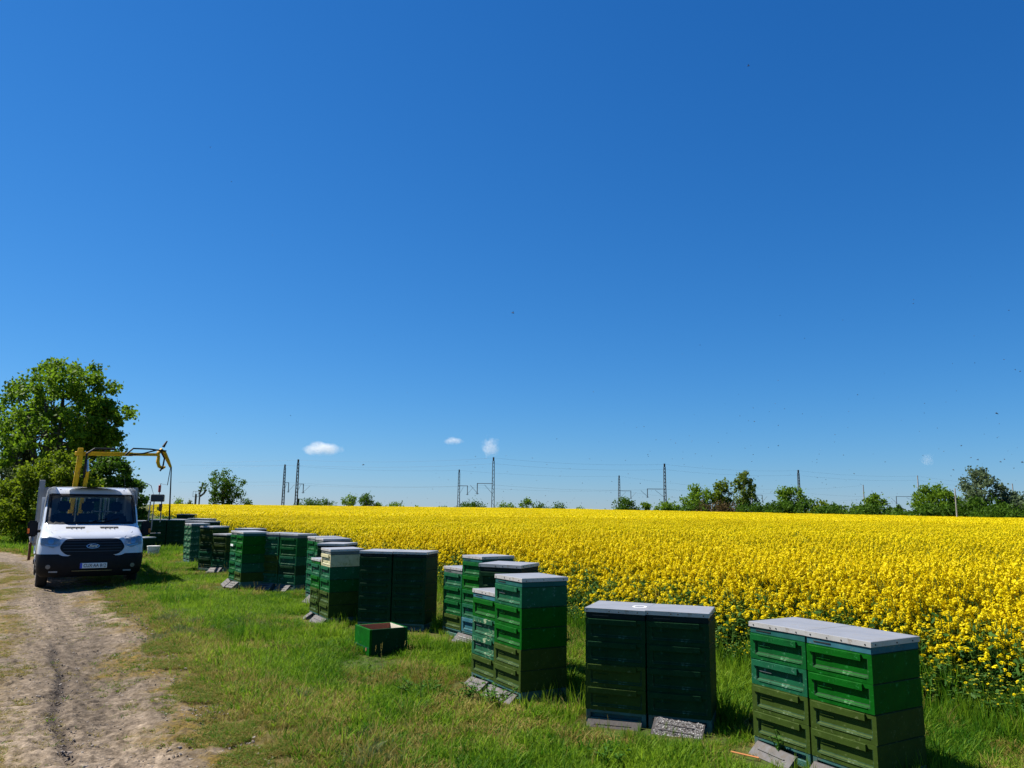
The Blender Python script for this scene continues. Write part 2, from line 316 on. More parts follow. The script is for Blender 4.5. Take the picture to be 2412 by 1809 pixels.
def seedhead(name, r, m):
    vs = []; fs = []
    for i in range(4):
        a = r.random()*6.283; L_ = r.uniform(.28, .5); ln = r.uniform(.1, .45); n = len(vs); dx, dy = math.cos(a), math.sin(a); w = .0016
        for t in (0, .35, .7, .85):
            o_ = L_*ln*t*t; vs += [(dx*o_-dy*w, dy*o_+dx*w, L_*t*(1-.2*ln*t)), (dx*o_+dy*w, dy*o_-dx*w, L_*t*(1-.2*ln*t))]
        fs += [(n, n+1, n+3, n+2), (n+2, n+3, n+5, n+4), (n+4, n+5, n+7, n+6)]
        cx, cy, cz = dx*L_*ln*.75, dy*L_*ln*.75, L_*.85*(1-.2*ln)
        for k in range(8):
            b = r.random()*6.283; q = len(vs); z0 = cz+k*.009; vs += [(cx, cy, z0), (cx+.008*math.cos(b), cy+.008*math.sin(b), z0+.008), (cx, cy, z0+.016)]; fs.append((q, q+1, q+2))
    return proto(name, vs, fs, [m])
rr = random.Random(3)
G = [tuft('short_tuft', rr, 13, .06, .14, .05, .0045, M_grass, .8), tuft('short_tuft_b', rr, 12, .07, .17, .055, .0050, M_grass, 1.0),
     tuft('tall_tuft', rr, 13, .16, .34, .05, .0042, M_grass, .55), tuft('dry_tuft', rr, 13, .04, .11, .055, .0042, M_dry, 1.1),
     tuft('dry_tall_tuft', rr, 8, .10, .24, .04, .0028, M_dry, .7), weed('leafy_weed', rr, 14, .075, M_weed), tuft('pale_tuft', rr, 14, .08, .18, .05, .0042, M_pale, .9),
     seedhead('seed_grass', rr, M_dry), tuft('wide_tuft', rr, 26, .10, .30, .11, .009, M_grass, .7), tuft('wide_dry', rr, 22, .08, .2, .11, .009, M_dry, .8)]
# ---- hive table: x, y of the front left foot corner, yaw, number of boxes, box colours from the top, feeder colour, extra
W = .53
def nxt(x, y, yaw, k=1): return (x+math.cos(R_(yaw))*W*k, y+math.sin(R_(yaw))*W*k)
HV = []   # key, x, y, yaw, n, colours, rim colour, label
def H(key, x, y, yaw, cols, rim, label, **k): HV.append(dict(key=key, x=x, y=y, yaw=yaw, cols=cols, rim=rim, label=label, **k))
H('A1', 1.85, 6.17, -60.1, 'gtoo', 'T', 'left hive of the nearest pair, two green boxes over two olive, grey ramp before it')
H('A2', *nxt(1.85, 6.17, -60.1), -60.1, 'bboo', 'L', 'nearest hive, lower right corner, two bright green boxes over two olive')
H('B1', .65, 6.90, -19.8, 'ddoo', 'N', 'left hive of the dark shaded pair, with round pale mark on its metal lid')
H('B2', *nxt(.65, 6.90, -19.8), -19.8, 'dddd', 'N', 'right hive of the dark shaded pair, standing behind the bee covered landing ramp')
H('C5', -.16, 7.88, -59.6, 'tbboo', 'T', 'tall middle hive of five boxes, bluish on top, bright green below, olive at bottom')
H('C4', -.40, 8.33, -59.6, 'bsso', 'L', 'low hive with light blue rim and peeling pale paint beside the tall five box hive')
H('C3', -.36, 8.92, -24, 'dddgd', 'N', 'dark hive with a wide sunlit metal lid rising behind the peeling hive', dz=.03)
H('C2', -.67, 11.01, -56, 'gbgtL', 'T', 'tall green hive behind the peeling hive, with a light blue bottom box')
H('C1', -.97, 11.44, -56, 'tggo', 'W', 'low four box hive at the left rear of the middle group')
H('D2', *nxt(-2.25, 11.77, -14.3), -14.3, 'ddddd', 'N', 'right half of the black looking pair behind the open green box')
H('D1', -2.25, 11.77, -14.3, 'ddddd', 'N', 'left half of the black looking pair directly behind the open green box')
H('D3', -3.0, 12.51, -61, 'ctgoo', 'W', 'hive with a cream coloured top box above green and olive boxes')
H('D4', -3.28, 13.0, -61, 'tboo', 'b', 'four box hive to the left of the hive with the cream top box')
H('D7', -3.42, 13.95, -15, 'ddddd', 'N', 'dark hive with blue grey lid just behind the cream topped hive')
H('D5', -3.95, 15.3, -60.8, 'gtttt', 'W', 'leftmost hive of the fourth group, bluish green boxes with grey rim', dz=.02)
H('D6', *nxt(-3.95, 15.3, -60.8), -60.8, 'gsgtg', 'W', 'hive under a broad grey lid between the leftmost fourth group hive and the dark one', dz=.02)
H('E1', -5.30, 16.76, -32, 'ttoot', 'W', 'left hive of the dim framed pair facing the track', dz=.0)
H('E2', *nxt(-5.30, 16.76, -32), -32, 'ggtdt', 'W', 'dim hive with five framed boxes, right of the pair facing the track', dz=.0)
H('E3', -6.18, 17.34, -57.4, 'ggtgg', 'W', 'green hive at the left end of its group with a white paper label', dz=.03)
H('E4', *nxt(-6.18, 17.34, -57.4), -57.4, 'bbgto', 'T', 'bright green hive with a long black side next to the labelled hive', dz=.03)
H('E5', -6.72, 19.1, -20, 'ddddd', 'N', 'hive mostly hidden behind the labelled pair, only its lid end shows')
H('F2', -7.80, 20.55, -30, 'oodt', 'd', 'low dark hive with light lid, half hidden by leafy weeds')
H('F1', -8.30, 20.95, -30, 'oodtd', 'd', 'dark five box hive with a flat light lid, left of the low dark one')
H('F3', -10.06, 24.2, -58, 'sssss', 'W', 'narrow looking pale green hive, left column of the far sunlit pair')
H('F6', *nxt(-10.06, 24.2, -58), -58, 'sssss', 'W', 'narrow looking pale green hive, right column of the far sunlit pair')
H('F5', -10.9, 26.2, -25, 'ddddd', 'N', 'dark hive behind the far sunlit pair, left half', dz=.03)
H('F7', *nxt(-10.9, 26.2, -25), -25, 'ddddd', 'N', 'dark hive behind the far sunlit pair, right half', dz=.03)
H('F4', -13.6, 32.9, -20, 'ddddd', 'W', 'far hive whose pale lid shows above the dark ones, left half')
H('F8', *nxt(-13.6, 32.9, -20), -20, 'ddddd', 'W', 'far hive whose pale lid shows above the dark ones, right half')
H('G1', -13.95, 30.25, -4, 'ddddd', 'd', 'broad dark green hive behind the lifting fork of the crane', wide=1.27)
H('G2', -13.26, 30.20, -4, 'ddddd', 'd', 'broad dark green hive to the right of the lifting fork', wide=1.27)
H('L1', -13.45, 28.0, -22, 'dd', 'd', 'low two box hive behind the white bucket')
H('L2', -14.35, 29.5, -58, 'sssso', 'd', 'hive with pale sunlit front seen just beside the truck mirror')
H('I1', -20.3, 47.5, -15, 'ddddd', 'N', 'farthest hive, black against the rapeseed, left half')
H('I2', *nxt(-20.3, 47.5, -15), -15, 'ddddd', 'N', 'farthest hive, black against the rapeseed, right half')
HC = []
for h in HV:
    a = R_(h['yaw']); HC.append((h['x']+math.cos(a)*.26-math.sin(a)*.26, h['y']+math.sin(a)*.26+math.cos(a)*.26))
HC = np.array(HC)
RC = []   # where the landing ramps lie
for h in HV:
    a = R_(h['yaw'])
    for d_, u_ in ((-.30, 0.), (-.34, .15), (-.34, -.15), (-.42, 0)):
        RC.append((h['x']+math.cos(a)*(.26+u_)-math.sin(a)*(.26+d_)+math.sin(a)*0, h['y']+math.sin(a)*(.26+u_)+math.cos(a)*(.26+d_)))
RC += [(-1.55, 9.35), (-1.75, 9.25), (-1.35, 9.3), (-1.6, 9.6), (-1.7, 9.05), (-1.5, 9.0)]
RC = np.array(RC)

# grass points
def pts_in(n, x0, x1, y0, y1): return rng.uniform(x0, x1, n), rng.uniform(y0, y1, n)
PX = []; PY = []; PI_ = []; PS = []; PT = []
def add_grass(n, x0, x1, y0, y1, far=False, right_in=.7):
    x, y = pts_in(n, x0, x1, y0, y1)
    k = (x < fe_x(y)+right_in) & (x > tr_x(y)-.35) & (np.abs(x) < .78*y+1.2)
    if not far: 
        e = x-tr_x(y); k &= (rng.random(n) < sstep(-.35, .75, e+.9*(fbm(x, y, 1.6, 61)-.5)))
    x = x[k]; y = y[k]; n = len(x)
    dh = np.min(np.hypot(x[:, None]-HC[None, :, 0], y[:, None]-HC[None, :, 1]), 1)
    inside = dh < .30; x = x[~inside]; y = y[~inside]; dh = dh[~inside]; n = len(x)
    e = x-tr_x(y); fe = fe_x(y)-x; q = rng.random(n)
    d = fbm(x, y, .9, 71)*.6+fbm(x, y, 4, 72)*.4
    dry = sstep(.50, .62, d+.30*sstep(1.3, .2, e)+.06*sstep(9.5, 6.5, y)*sstep(.3, 1.2, fe)-.10*sstep(.9, .2, fe))
    tall = sstep(1.2, .2, fe)*.75+sstep(.62, .4, dh)*.35+sstep(.60, .7, fbm(x, y, 1.2, 73))*.15
    idx = np.where(rng.random(n) < .5, 0, 1)
    if far: idx[:] = 8
    if far: idx[q < dry*.6] = 9
    else:
        idx[q < tall] = 2
        q2 = rng.random(n); idx[(q2 < dry*.75)] = np.where(rng.random((q2 < dry*.75).sum()) < .9, 3, 4)
        q3 = rng.random(n); idx[(q3 < .10*sstep(.52, .66, fbm(x, y, 1.5, 74)))] = 5
        pl = sstep(.62, .72, fbm(x, y, .8, 75))*sstep(2.4, .8, e); idx[rng.random(n) < pl*.6] = 6
        idx[rng.random(n) < .003+.015*sstep(.5, .1, fe)] = 7
    s = rng.uniform(.5, 1.0, n)*np.where(e < .5, .5+.5*sstep(0, .5, e), 1)*(.55+.75*fbm(x, y, 1.7, 76))*(1+.6*sstep(.8, .0, fe))
    dr_ = np.min(np.hypot(x[:, None]-RC[None, :, 0], y[:, None]-RC[None, :, 1]), 1); s = s*(.45+.55*sstep(.16, .42, dr_)); keep = (dr_ > .17) | (rng.random(n) < .35)
    x = x[keep]; y = y[keep]; s = s[keep]; idx = idx[keep]; n = len(x)
    t = np.clip(fbm(x, y, 1.1, 77)*1.3-.15+rng.normal(0, .30, n), 0, 1)
    PX.append(x); PY.append(y); PI_.append(idx); PS.append(s); PT.append(t)
add_grass(65000, -6, 7, 3.5, 10)
add_grass(52000, -9, 4, 10, 16)
add_grass(45000, -14, 0, 16, 26)
add_grass(42000, -34, -4, 26, 52, far=True)
x, y = pts_in(9000, -60, -8, 28, 75); k = (y > np.interp(x, TR[::-1, 0], TR[::-1, 1])+.2) & (x < fe_x(y)); x = x[k]; y = y[k]
PX.append(x); PY.append(y); PI_.append(np.where(rng.random(len(x)) < .25, 9, 8)); PS.append(rng.uniform(.8, 1.3, len(x))); PT.append(rng.random(len(x)))
x = np.concatenate(PX); y = np.concatenate(PY); idx = np.concatenate(PI_); s = np.concatenate(PS); t = np.concatenate(PT); n = len(x)
scatter('grass', G, np.stack([x, y, gz(x, y)-.012], 1), idx, np.stack([rng.normal(0, .1, n), rng.normal(0, .1, n), rng.random(n)*6.283], 1), np.stack([s, s, s*rng.uniform(.75, 1.2, n)], 1), t,
        'rough green and drying grass growing round the hives')
# moss and stubble on the track margins, stones on the track
n = 90000; v = rng.random(n); y = 4.2*(24/4.2)**v; x = tr_x(y)-rng.normal(-.28, .5, n); m2 = rng.random(n) < .45; x[m2] = tr_x(y[m2])-2.3+rng.normal(0, .35, m2.sum())
k = (fbm(x, y, 2.2, 81) > .47); x = x[k]; y = y[k]; n = len(x); s = rng.uniform(.25, .5, n)
scatter('dry_moss', [G[3], G[0]], np.stack([x, y, gz(x, y)], 1), (rng.random(n) < np.where(x > tr_x(y)-.9, .25, .06)).astype(int), np.stack([np.zeros(n), np.zeros(n), rng.random(n)*6.283], 1), np.stack([s*1.3, s*1.3, s*.6], 1), rng.random(n)*.45,
        'low brown moss and stubble along the track margins')
def pebble(name, r, m):
    bm = bmesh.new(); bmesh.ops.create_icosphere(bm, subdivisions=1, radius=1)
    for v in bm.verts: v.co *= r.uniform(.7, 1.15); v.co.z *= .55
    me = bpy.data.meshes.new(name); bm.to_mesh(me); bm.free(); me.materials.append(m); return bpy.data.objects.new(name, me)
M_st = [mat('stone_grey', (.24, .20, .16), .9, var=.3, vscale=3), mat('stone_brown', (.13, .10, .07), .9, var=.3, vscale=3), mat('clod', (.09, .065, .045), .95, var=.3, vscale=3)]
n = 42000; v = rng.random(n); y = 4.2*(26/4.2)**v; u = rng.random(n); x = tl_x(y)+(tr_x(y)+.15-tl_x(y))*u
k = fbm(x, y, 3, 91) > .36; x = x[k]; y = y[k]; n = len(x); s = .0035+.013*rng.random(n)**5+.004*rng.random(n)
scatter('gravel', [pebble('pebble', rr, m) for m in M_st], np.stack([x, y, gz(x, y)+.006], 1), rng.choice(3, n, p=[.5, .35, .15]), np.stack([rng.normal(0, .4, n), rng.normal(0, .4, n), rng.random(n)*6.283], 1), np.stack([s, s*rng.uniform(.6, 1.3, n), s], 1), rng.random(n),
        'small stones and clods lying loose on the track')

# ------------------------------------------------------------------ rapeseed field
M_pet = leafmat('rape_petal', (.68, .535, .002), (.80, .66, .005), .35, .6)
M_bud = leafmat('rape_bud', (.30, .34, .02), (.40, .40, .03), .3)
M_stem = leafmat('rape_stem', (.06, .13, .02), (.10, .19, .03), .25)
M_rleaf = leafmat('rape_leaf', (.025, .085, .010), (.07, .15, .025), .4)
def quad(vs, fs, mi, c, n, s, r, m, asp=1.):
    n = Vector(n).normalized(); a = n.orthogonal().normalized(); a.rotate(Matrix.Rotation(r.random()*6.283, 3, n)); b = n.cross(a); k = len(vs); c = Vector(c)
    vs += [c-a*s-b*s*asp, c+a*s-b*s*asp, c+a*s+b*s*asp, c-a*s+b*s*asp]; fs.append((k, k+1, k+2, k+3)); mi.append(m)
def flower_head(vs, fs, mi, c, R, r, nf, ps, tall=1.3):
    c = Vector(c)
    for i in range(nf):
        th = r.random()*6.283; ph = r.random()
        d = Vector((math.cos(th)*math.sqrt(1-ph*ph), math.sin(th)*math.sqrt(1-ph*ph), ph*1.5-.55)); p = c+Vector((d.x*R, d.y*R, d.z*R*tall))*r.uniform(.75, 1.05)
        quad(vs, fs, mi, p, (d+Vector((r.uniform(-1, 1), r.uniform(-1, 1), r.uniform(-.2, 1)))), ps*r.uniform(.7, 1.2), r, 0)
def strip(vs, fs, mi, p, q, w, m):
    p = Vector(p); q = Vector(q); d = (q-p).normalized(); a = d.orthogonal().normalized()*w; b = d.cross(a); k = len(vs)
    vs += [p-a, p+a*.5+b*.87, p+a*.5-b*.87, q-a*.7, q+a*.35+b*.6, q+a*.35-b*.6]; fs += [(k, k+1, k+4, k+3), (k+1, k+2, k+5, k+4), (k+2, k, k+3, k+5)]; mi += [m]*3
def rape_plant(name, r, H=1.05, nh=6):
    vs = []; fs = []; mi = []; sx, sy = r.uniform(-.08, .08), r.uniform(-.08, .08)
    strip(vs, fs, mi, (0, 0, 0), (sx*.5, sy*.5, H*.5), .006, 2); strip(vs, fs, mi, (sx*.5, sy*.5, H*.5), (sx, sy, H*.97), .0045, 2)
    flower_head(vs, fs, mi, (sx, sy, H), .030, r, 34, .0085, 1.7); quad(vs, fs, mi, (sx, sy, H+.032), (0, 0, 1), .011, r, 1)
    for i in range(nh-1):
        a = r.random()*6.283; z0 = H*r.uniform(.4, .7); L_ = r.uniform(.09, .2); z1 = min(H*1.0, z0+r.uniform(.16, .36)); x1, y1 = sx*.6+math.cos(a)*L_, sy*.6+math.sin(a)*L_
        strip(vs, fs, mi, (sx*.5, sy*.5, z0), (x1, y1, z1), .003, 2); flower_head(vs, fs, mi, (x1, y1, z1), r.uniform(.020, .030), r, 26, .0085, 1.6); quad(vs, fs, mi, (x1, y1, z1+.028), (0, 0, 1), .009, r, 1)
    for i in range(12):     # leaves
        a = r.random()*6.283; z = r.uniform(.08, H*.68); L_ = r.uniform(.05, .12)*(1.3-z/H); c = Vector((math.cos(a)*L_*.8, math.sin(a)*L_*.8, z))
        quad(vs, fs, mi, c, (math.cos(a)*r.uniform(-.2, .9), math.sin(a)*r.uniform(-.2, .9), r.uniform(.3, 1)), L_*.5, r, 3, .5)
    for i in range(8):      # pods
        a = r.random()*6.283; z = r.uniform(H*.6, H*.92); strip(vs, fs, mi, (sx*.8, sy*.8, z), (sx*.8+math.cos(a)*.05, sy*.8+math.sin(a)*.05, z+.03), .0015, 2)
    return proto(name, vs, fs, [M_pet, M_bud, M_stem, M_rleaf], mi)
def rape_tile(name, r, S, nheads, R, nf, ps, zlo, zhi, leaves):
    vs = []; fs = []; mi = []
    for i in range(nheads):
        x, y = r.uniform(-S/2, S/2), r.uniform(-S/2, S/2); z = zhi-(zhi-zlo)*abs(r.gauss(0, .55)); z = max(z, .3)
        flower_head(vs, fs, mi, (x, y, z), R*r.uniform(.7, 1.2), r, nf, ps)
        if r.random() < leaves: strip(vs, fs, mi, (x+r.uniform(-.04, .04), y+r.uniform(-.04, .04), z-.35), (x, y, z), .004*R/.03, 2)
    for i in range(int(nheads*leaves)):
        quad(vs, fs, mi, (r.uniform(-S/2, S/2), r.uniform(-S/2, S/2), r.uniform(.35, zlo)), (r.uniform(-1, 1), r.uniform(-1, 1), 1), .045*R/.03, r, 3)
    return proto(name, vs, fs, [M_pet, M_bud, M_stem, M_rleaf], mi)
def rape_green(name, r, H):
    vs = []; fs = []; mi = []
    for q in range(3):
        sx, sy, bx, by, h = r.uniform(-.12, .12), r.uniform(-.12, .12), r.uniform(-.05, .05), r.uniform(-.05, .05), H*r.uniform(.6, 1.05)
        strip(vs, fs, mi, (bx, by, 0), (bx+sx, by+sy, h), .005, 2)
        for i in range(11):
            t = r.uniform(.1, .95); a = r.random()*6.283; L_ = r.uniform(.05, .11)*(1.25-.7*t); c = Vector((bx+sx*t+math.cos(a)*L_*.8, by+sy*t+math.sin(a)*L_*.8, h*t)); quad(vs, fs, mi, c, (math.cos(a)*r.uniform(-.4, .9), math.sin(a)*r.uniform(-.4, .9), r.uniform(.1, 1)), L_*.5, r, 3, .45)
        if r.random() < .2: flower_head(vs, fs, mi, (bx+sx, by+sy, h), r.uniform(.012, .022), r, 12, .008, 1.4)
        else: quad(vs, fs, mi, (bx+sx, by+sy, h), (0, 0, 1), .012, r, 1)
    return proto(name, vs, fs, [M_pet, M_bud, M_stem, M_rleaf], mi)
RGn = [rape_green('rape_leafy_%d' % i, rr, .62) for i in range(4)]
RP = [rape_plant('rape_plant_%d' % i, rr, 1.05*rr.uniform(.92, 1.06), rr.choice([5, 6, 7])) for i in range(7)]
RM = [rape_tile('rape_mid_%d' % i, rr, 1.25, 135, .040, 13, .0135, .50, 1.09, .7) for i in range(4)]
RF = [rape_tile('rape_far_%d' % i, rr, 5., 1150, .075, 5, .036, .62, 1.10, .25) for i in range(3)]
P = []; I = []; S = []; T = []
n = 42000; y = rng.uniform(1.5, 28, n); x = fe_x(y)+rng.uniform(-.1, 1, n)**1*19*rng.random(n)**.8-.1
k = (x > fe_x(y)+rng.normal(.22, .2, n)) & (x < .82*y+1.5) & (np.hypot(x, y) < 22) & (rng.random(n) < np.where(x-fe_x(y) < 4, .95, .62)); x = x[k]; y = y[k]; n = len(x)
e = x-fe_x(y); s = (.55+.45*sstep(-.1, 1.1, e))*rng.uniform(.86, 1.07, n)*(.93+.14*fbm(x, y, .7, 101))
P.append(np.stack([x, y, gz(x, y)], 1)); I.append(rng.integers(0, 7, n)); S.append(np.stack([rng.uniform(.85, 1.15, n)]*2+[s], 1)); T.append(rng.random(n))
gx, gy = np.meshgrid(np.arange(-90, 60, 1.05), np.arange(12, 66, 1.05)); x = gx.ravel()+rng.uniform(-.2, .2, gx.size); y = gy.ravel()+rng.uniform(-.2, .2, gx.size)
k = (x > fe_x(y)+.75) & (np.hypot(x, y) > 21) & (np.hypot(x, y) < 62) & (x < .8*y+3); x = x[k]; y = y[k]; n = len(x)
P.append(np.stack([x, y, np.zeros(n)], 1)); I.append(7+rng.integers(0, 4, n)); s = rng.uniform(.94, 1.05, n)*(.95+.1*fbm(x, y, .3, 102)); S.append(np.stack([np.ones(n)]*2+[s], 1)); T.append(rng.random(n))
gx, gy = np.meshgrid(np.arange(-140, 200, 4.3), np.arange(40, 254, 4.3)); x = gx.ravel()+rng.uniform(-1, 1, gx.size); y = gy.ravel()+rng.uniform(-1, 1, gx.size)
k = (x > fe_x(y)+3) & (np.hypot(x, y) > 59) & (y < far_y(x)) & (x < .82*y+6); x = x[k]; y = y[k]; n = len(x)
P.append(np.stack([x, y, np.zeros(n)], 1)); I.append(11+rng.integers(0, 3, n)); s = rng.uniform(.97, 1.03, n); S.append(np.stack([np.ones(n)]*2+[s], 1)); T.append(rng.random(n))
n = 9000; y = rng.uniform(2, 26, n); x = fe_x(y)+rng.normal(-.05, .33, n); k = (x > fe_x(y)-.5) & (x < .82*y+1.5) & (rng.random(n) < 1-.4*sstep(12, 24, y)); x = x[k]; y = y[k]; n = len(x); s = (.45+.75*sstep(-.5, .5, x-fe_x(y)))*rng.uniform(.7, 1.2, n)
P.append(np.stack([x, y, gz(x, y)], 1)); I.append(14+rng.integers(0, 4, n)); S.append(np.stack([s**.5, s**.5, s], 1)); T.append(rng.random(n))
P = np.concatenate(P); I = np.concatenate(I); S = np.concatenate(S); T = np.concatenate(T); n = len(P)
rz = rng.random(n)*6.283; big = (I >= 7) & (I < 14); rise = .62*sstep(110, 225, P[:, 1]); P[:, 2] += rise; rz[big] = np.round(rz[big]/1.5708)*1.5708
scatter('rapeseed_crop', RP+RM+RF+RGn, P, I, np.stack([np.where(big, 0, rng.normal(0, .09, n)), np.where(big, 0, rng.normal(0, .09, n)), rz], 1), S, T, 'bright yellow flowering rapeseed filling the field')
# shaded mass of stalks and leaves below the flowers
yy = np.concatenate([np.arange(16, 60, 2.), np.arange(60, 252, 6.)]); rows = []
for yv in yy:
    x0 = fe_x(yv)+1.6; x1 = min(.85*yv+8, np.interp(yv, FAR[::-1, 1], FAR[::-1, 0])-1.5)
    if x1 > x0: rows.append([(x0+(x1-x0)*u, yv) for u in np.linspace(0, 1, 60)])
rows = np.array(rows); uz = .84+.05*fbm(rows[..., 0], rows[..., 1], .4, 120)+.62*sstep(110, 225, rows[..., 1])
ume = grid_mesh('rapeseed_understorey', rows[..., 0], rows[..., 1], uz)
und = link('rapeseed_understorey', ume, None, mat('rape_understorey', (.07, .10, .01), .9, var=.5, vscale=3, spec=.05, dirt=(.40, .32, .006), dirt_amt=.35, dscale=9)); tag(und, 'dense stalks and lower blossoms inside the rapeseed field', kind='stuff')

# ------------------------------------------------------------------ hives
PAINT = dict(
    g=mat('paint_green', (.003, .070, .014), .6, spec=.06, var=.22, dirt=(.05, .17, .09), dirt_amt=.12, dscale=22, bump=.25, bscale=45),
    b=mat('paint_bright_green', (.002, .074, .004), .6, spec=.06, var=.2, dirt=(.03, .2, .05), dirt_amt=.1, dscale=22, bump=.25, bscale=45),
    t=mat('paint_bluish_green', (.008, .078, .034), .6, spec=.06, var=.2, dirt=(.10, .2, .15), dirt_amt=.15, dscale=22, bump=.25, bscale=45),
    o=mat('paint_olive', (.034, .058, .009), .6, spec=.06, var=.15, dirt=(.11, .14, .05), dirt_amt=.12, dscale=25, bump=.2, bscale=45),
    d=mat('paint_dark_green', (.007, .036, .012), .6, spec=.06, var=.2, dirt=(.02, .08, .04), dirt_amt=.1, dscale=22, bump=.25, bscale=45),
    s=mat('paint_peeling_green', (.015, .085, .04), .6, spec=.06, var=.25, dirt=(.42, .46, .28), dirt_amt=.28, dscale=9, bump=.3, bscale=45),
    c=mat('paint_cream', (.48, .43, .25), .55, var=.15, dirt=(.3, .28, .12), dirt_amt=.35, dscale=12, bump=.2),
    T=mat('rim_teal', (.015, .085, .073), .6, spec=.06, var=.2, dirt=(.02, .06, .06), dirt_amt=.2, dscale=12),
    L=mat('rim_light_blue', (.03, .115, .14), .6, spec=.06, var=.2, dirt=(.12, .16, .14), dirt_amt=.2, dscale=12),
    W=mat('rim_grey', (.12, .135, .125), .6, spec=.06, var=.2, dirt=(.08, .12, .09), dirt_amt=.2, dscale=12),
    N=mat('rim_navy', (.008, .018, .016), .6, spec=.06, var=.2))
M_lid = mat('lid_sheet_metal', (.30, .305, .315), .5, .35, var=.10, vscale=5, dirt=(.30, .29, .27), dirt_amt=.25, dscale=6, bump=.15, bscale=14)
M_edge = mat('lid_edge_metal', (.42, .40, .38), .5, .2, var=.12, vscale=6, dirt=(.25, .2, .15), dirt_amt=.2, dscale=20)
M_dk = mat('dark_screw', (.02, .018, .016), .5)
M_floor = mat('floor_board', (.025, .10, .085), .6, var=.3, dirt=(.08, .07, .05), dirt_amt=.3, dscale=14)
M_ramp = mat('ramp_grey_plastic', (.10, .095, .095), .8, var=.25, vscale=14, dirt=(.085, .07, .055), dirt_amt=.6, dscale=18, bump=.2)
M_rampd = mat('ramp_weathered', (.05, .043, .040), .85, var=.35, vscale=25, dirt=(.04, .035, .03), dirt_amt=.4, dscale=25, bump=.4)
M_red = mat('ramp_side_brown', (.10, .045, .03), .8, var=.3)
M_white = mat('white_label', (.75, .75, .72), .5, var=.05)
BW, BD, BH = .515, .515, .186
def hive_box_mesh():
    m = MB(); hw, hd = BW/2, BD/2; f = -hd; rx0, rx1 = -hw+.05, hw-.035; rz0, rz1 = .036, .153; dp = .014
    # ring frame round the recess
    X = [-hw, rx0, rx1, hw]; Zs = [0, rz0, rz1, BH]; v = [(x, f, z) for z in Zs for x in X]
    fs = [(r*4+c, r*4+c+1, (r+1)*4+c+1, (r+1)*4+c) for r in range(3) for c in range(3) if not (r == 1 and c == 1)]
    m.add(v, fs)
    m.add([(rx0, f, rz0), (rx1, f, rz0), (rx1, f, rz1), (rx0, f, rz1), (rx0+.006, f+dp, rz0+.014), (rx1-.006, f+dp, rz0+.014), (rx1-.006, f+dp, rz1), (rx0+.006, f+dp, rz1)],
          [(0, 1, 5, 4), (1, 2, 6, 5), (2, 3, 7, 6), (3, 0, 4, 7), (4, 5, 6, 7)])
    b = hd; m.add([(-hw, f, 0), (hw, f, 0), (hw, b, 0), (-hw, b, 0), (-hw, f, BH), (hw, f, BH), (hw, b, BH), (-hw, b, BH)], [(0, 3, 2, 1), (4, 5, 6, 7), (1, 2, 6, 5), (2, 3, 7, 6), (3, 0, 4, 7)])
    me = m.mesh('hive_box'); bm = bmesh.new(); bm.from_mesh(me); bmesh.ops.remove_doubles(bm, verts=bm.verts, dist=1e-5); bmesh.ops.recalc_face_normals(bm, faces=bm.faces)
    es = [e for e in bm.edges if len(e.link_faces) == 2 and e.calc_face_angle(0) > .5]; rb_ = bmesh.ops.bevel(bm, geom=es, offset=.0035, segments=1, affect='EDGES')
    for f_ in rb_['faces']: f_.material_index = 1
    bm.to_mesh(me); bm.free(); return me
ME_BOX = hive_box_mesh(); ME_BOX.materials.append(bpy.data.materials.new('paint_base')); ME_BOX.materials.append(mat('worn_paint_edge', (.014, .04, .016), .7, var=.5, vscale=30, spec=.1, dirt=(.16, .22, .13), dirt_amt=.10, dscale=11))
ME_HAND = MB().box(-BW/2+.022, BW/2-.075, -BD/2-.013, -BD/2-.001, .136, .181).box(-BW/2+.07, BW/2-.05, -BD/2-.005, -BD/2-.0005, .028, .034).mesh('handle_ledge', bevel=.002)
ME_SLOT = MB().box(-BW/2+.075, -BW/2+.19, -BD/2+.005, -BD/2+.0138, .100, .106).mesh('name_slot', bevel=.001)
ME_RIM = MB().box(-BW/2+.002, BW/2-.002, -BD/2+.002, BD/2-.002, 0, .044).mesh('rim', bevel=.002)
ME_VENT = MB().box(-BW/2+.06, -BW/2+.2, -BD/2-.0015, -BD/2+.004, .018, .025).mesh('vent_slot')
def lid_mesh():
    m = MB(); w = .2635; m.add([(-w, -w, .002), (w, -w, .002), (w, w, .002), (-w, w, .002), (-w, -w, .036), (w, -w, .036), (w, w, .036), (-w, w, .036), (-w+.006, -w+.006, .0385), (w-.006, -w+.006, .0385), (w-.006, w-.006, .0385), (-w+.006, w-.006, .0385)],
        [(0, 3, 2, 1), (0, 1, 5, 4), (1, 2, 6, 5), (2, 3, 7, 6), (3, 0, 4, 7), (4, 5, 9, 8), (5, 6, 10, 9), (6, 7, 11, 10), (7, 4, 8, 11), (8, 9, 10, 11)])
    me = m.mesh('lid', [M_lid, M_edge]); 
    for p in me.polygons: p.material_index = 0 if p.normal.z > .3 else 1
    return me
ME_LID = lid_mesh()
def disc(r, y, n=8): return [(r*math.cos(2*math.pi*i/n), y, r*math.sin(2*math.pi*i/n)) for i in range(n)]
ME_SCREW = MB().add(disc(.0062, 0)+disc(.0045, -.003), [tuple(range(8, 16))]+[(i, (i+1) % 8, 8+(i+1) % 8, 8+i) for i in range(8)]).mesh('screw', M_dk)
FH = .120
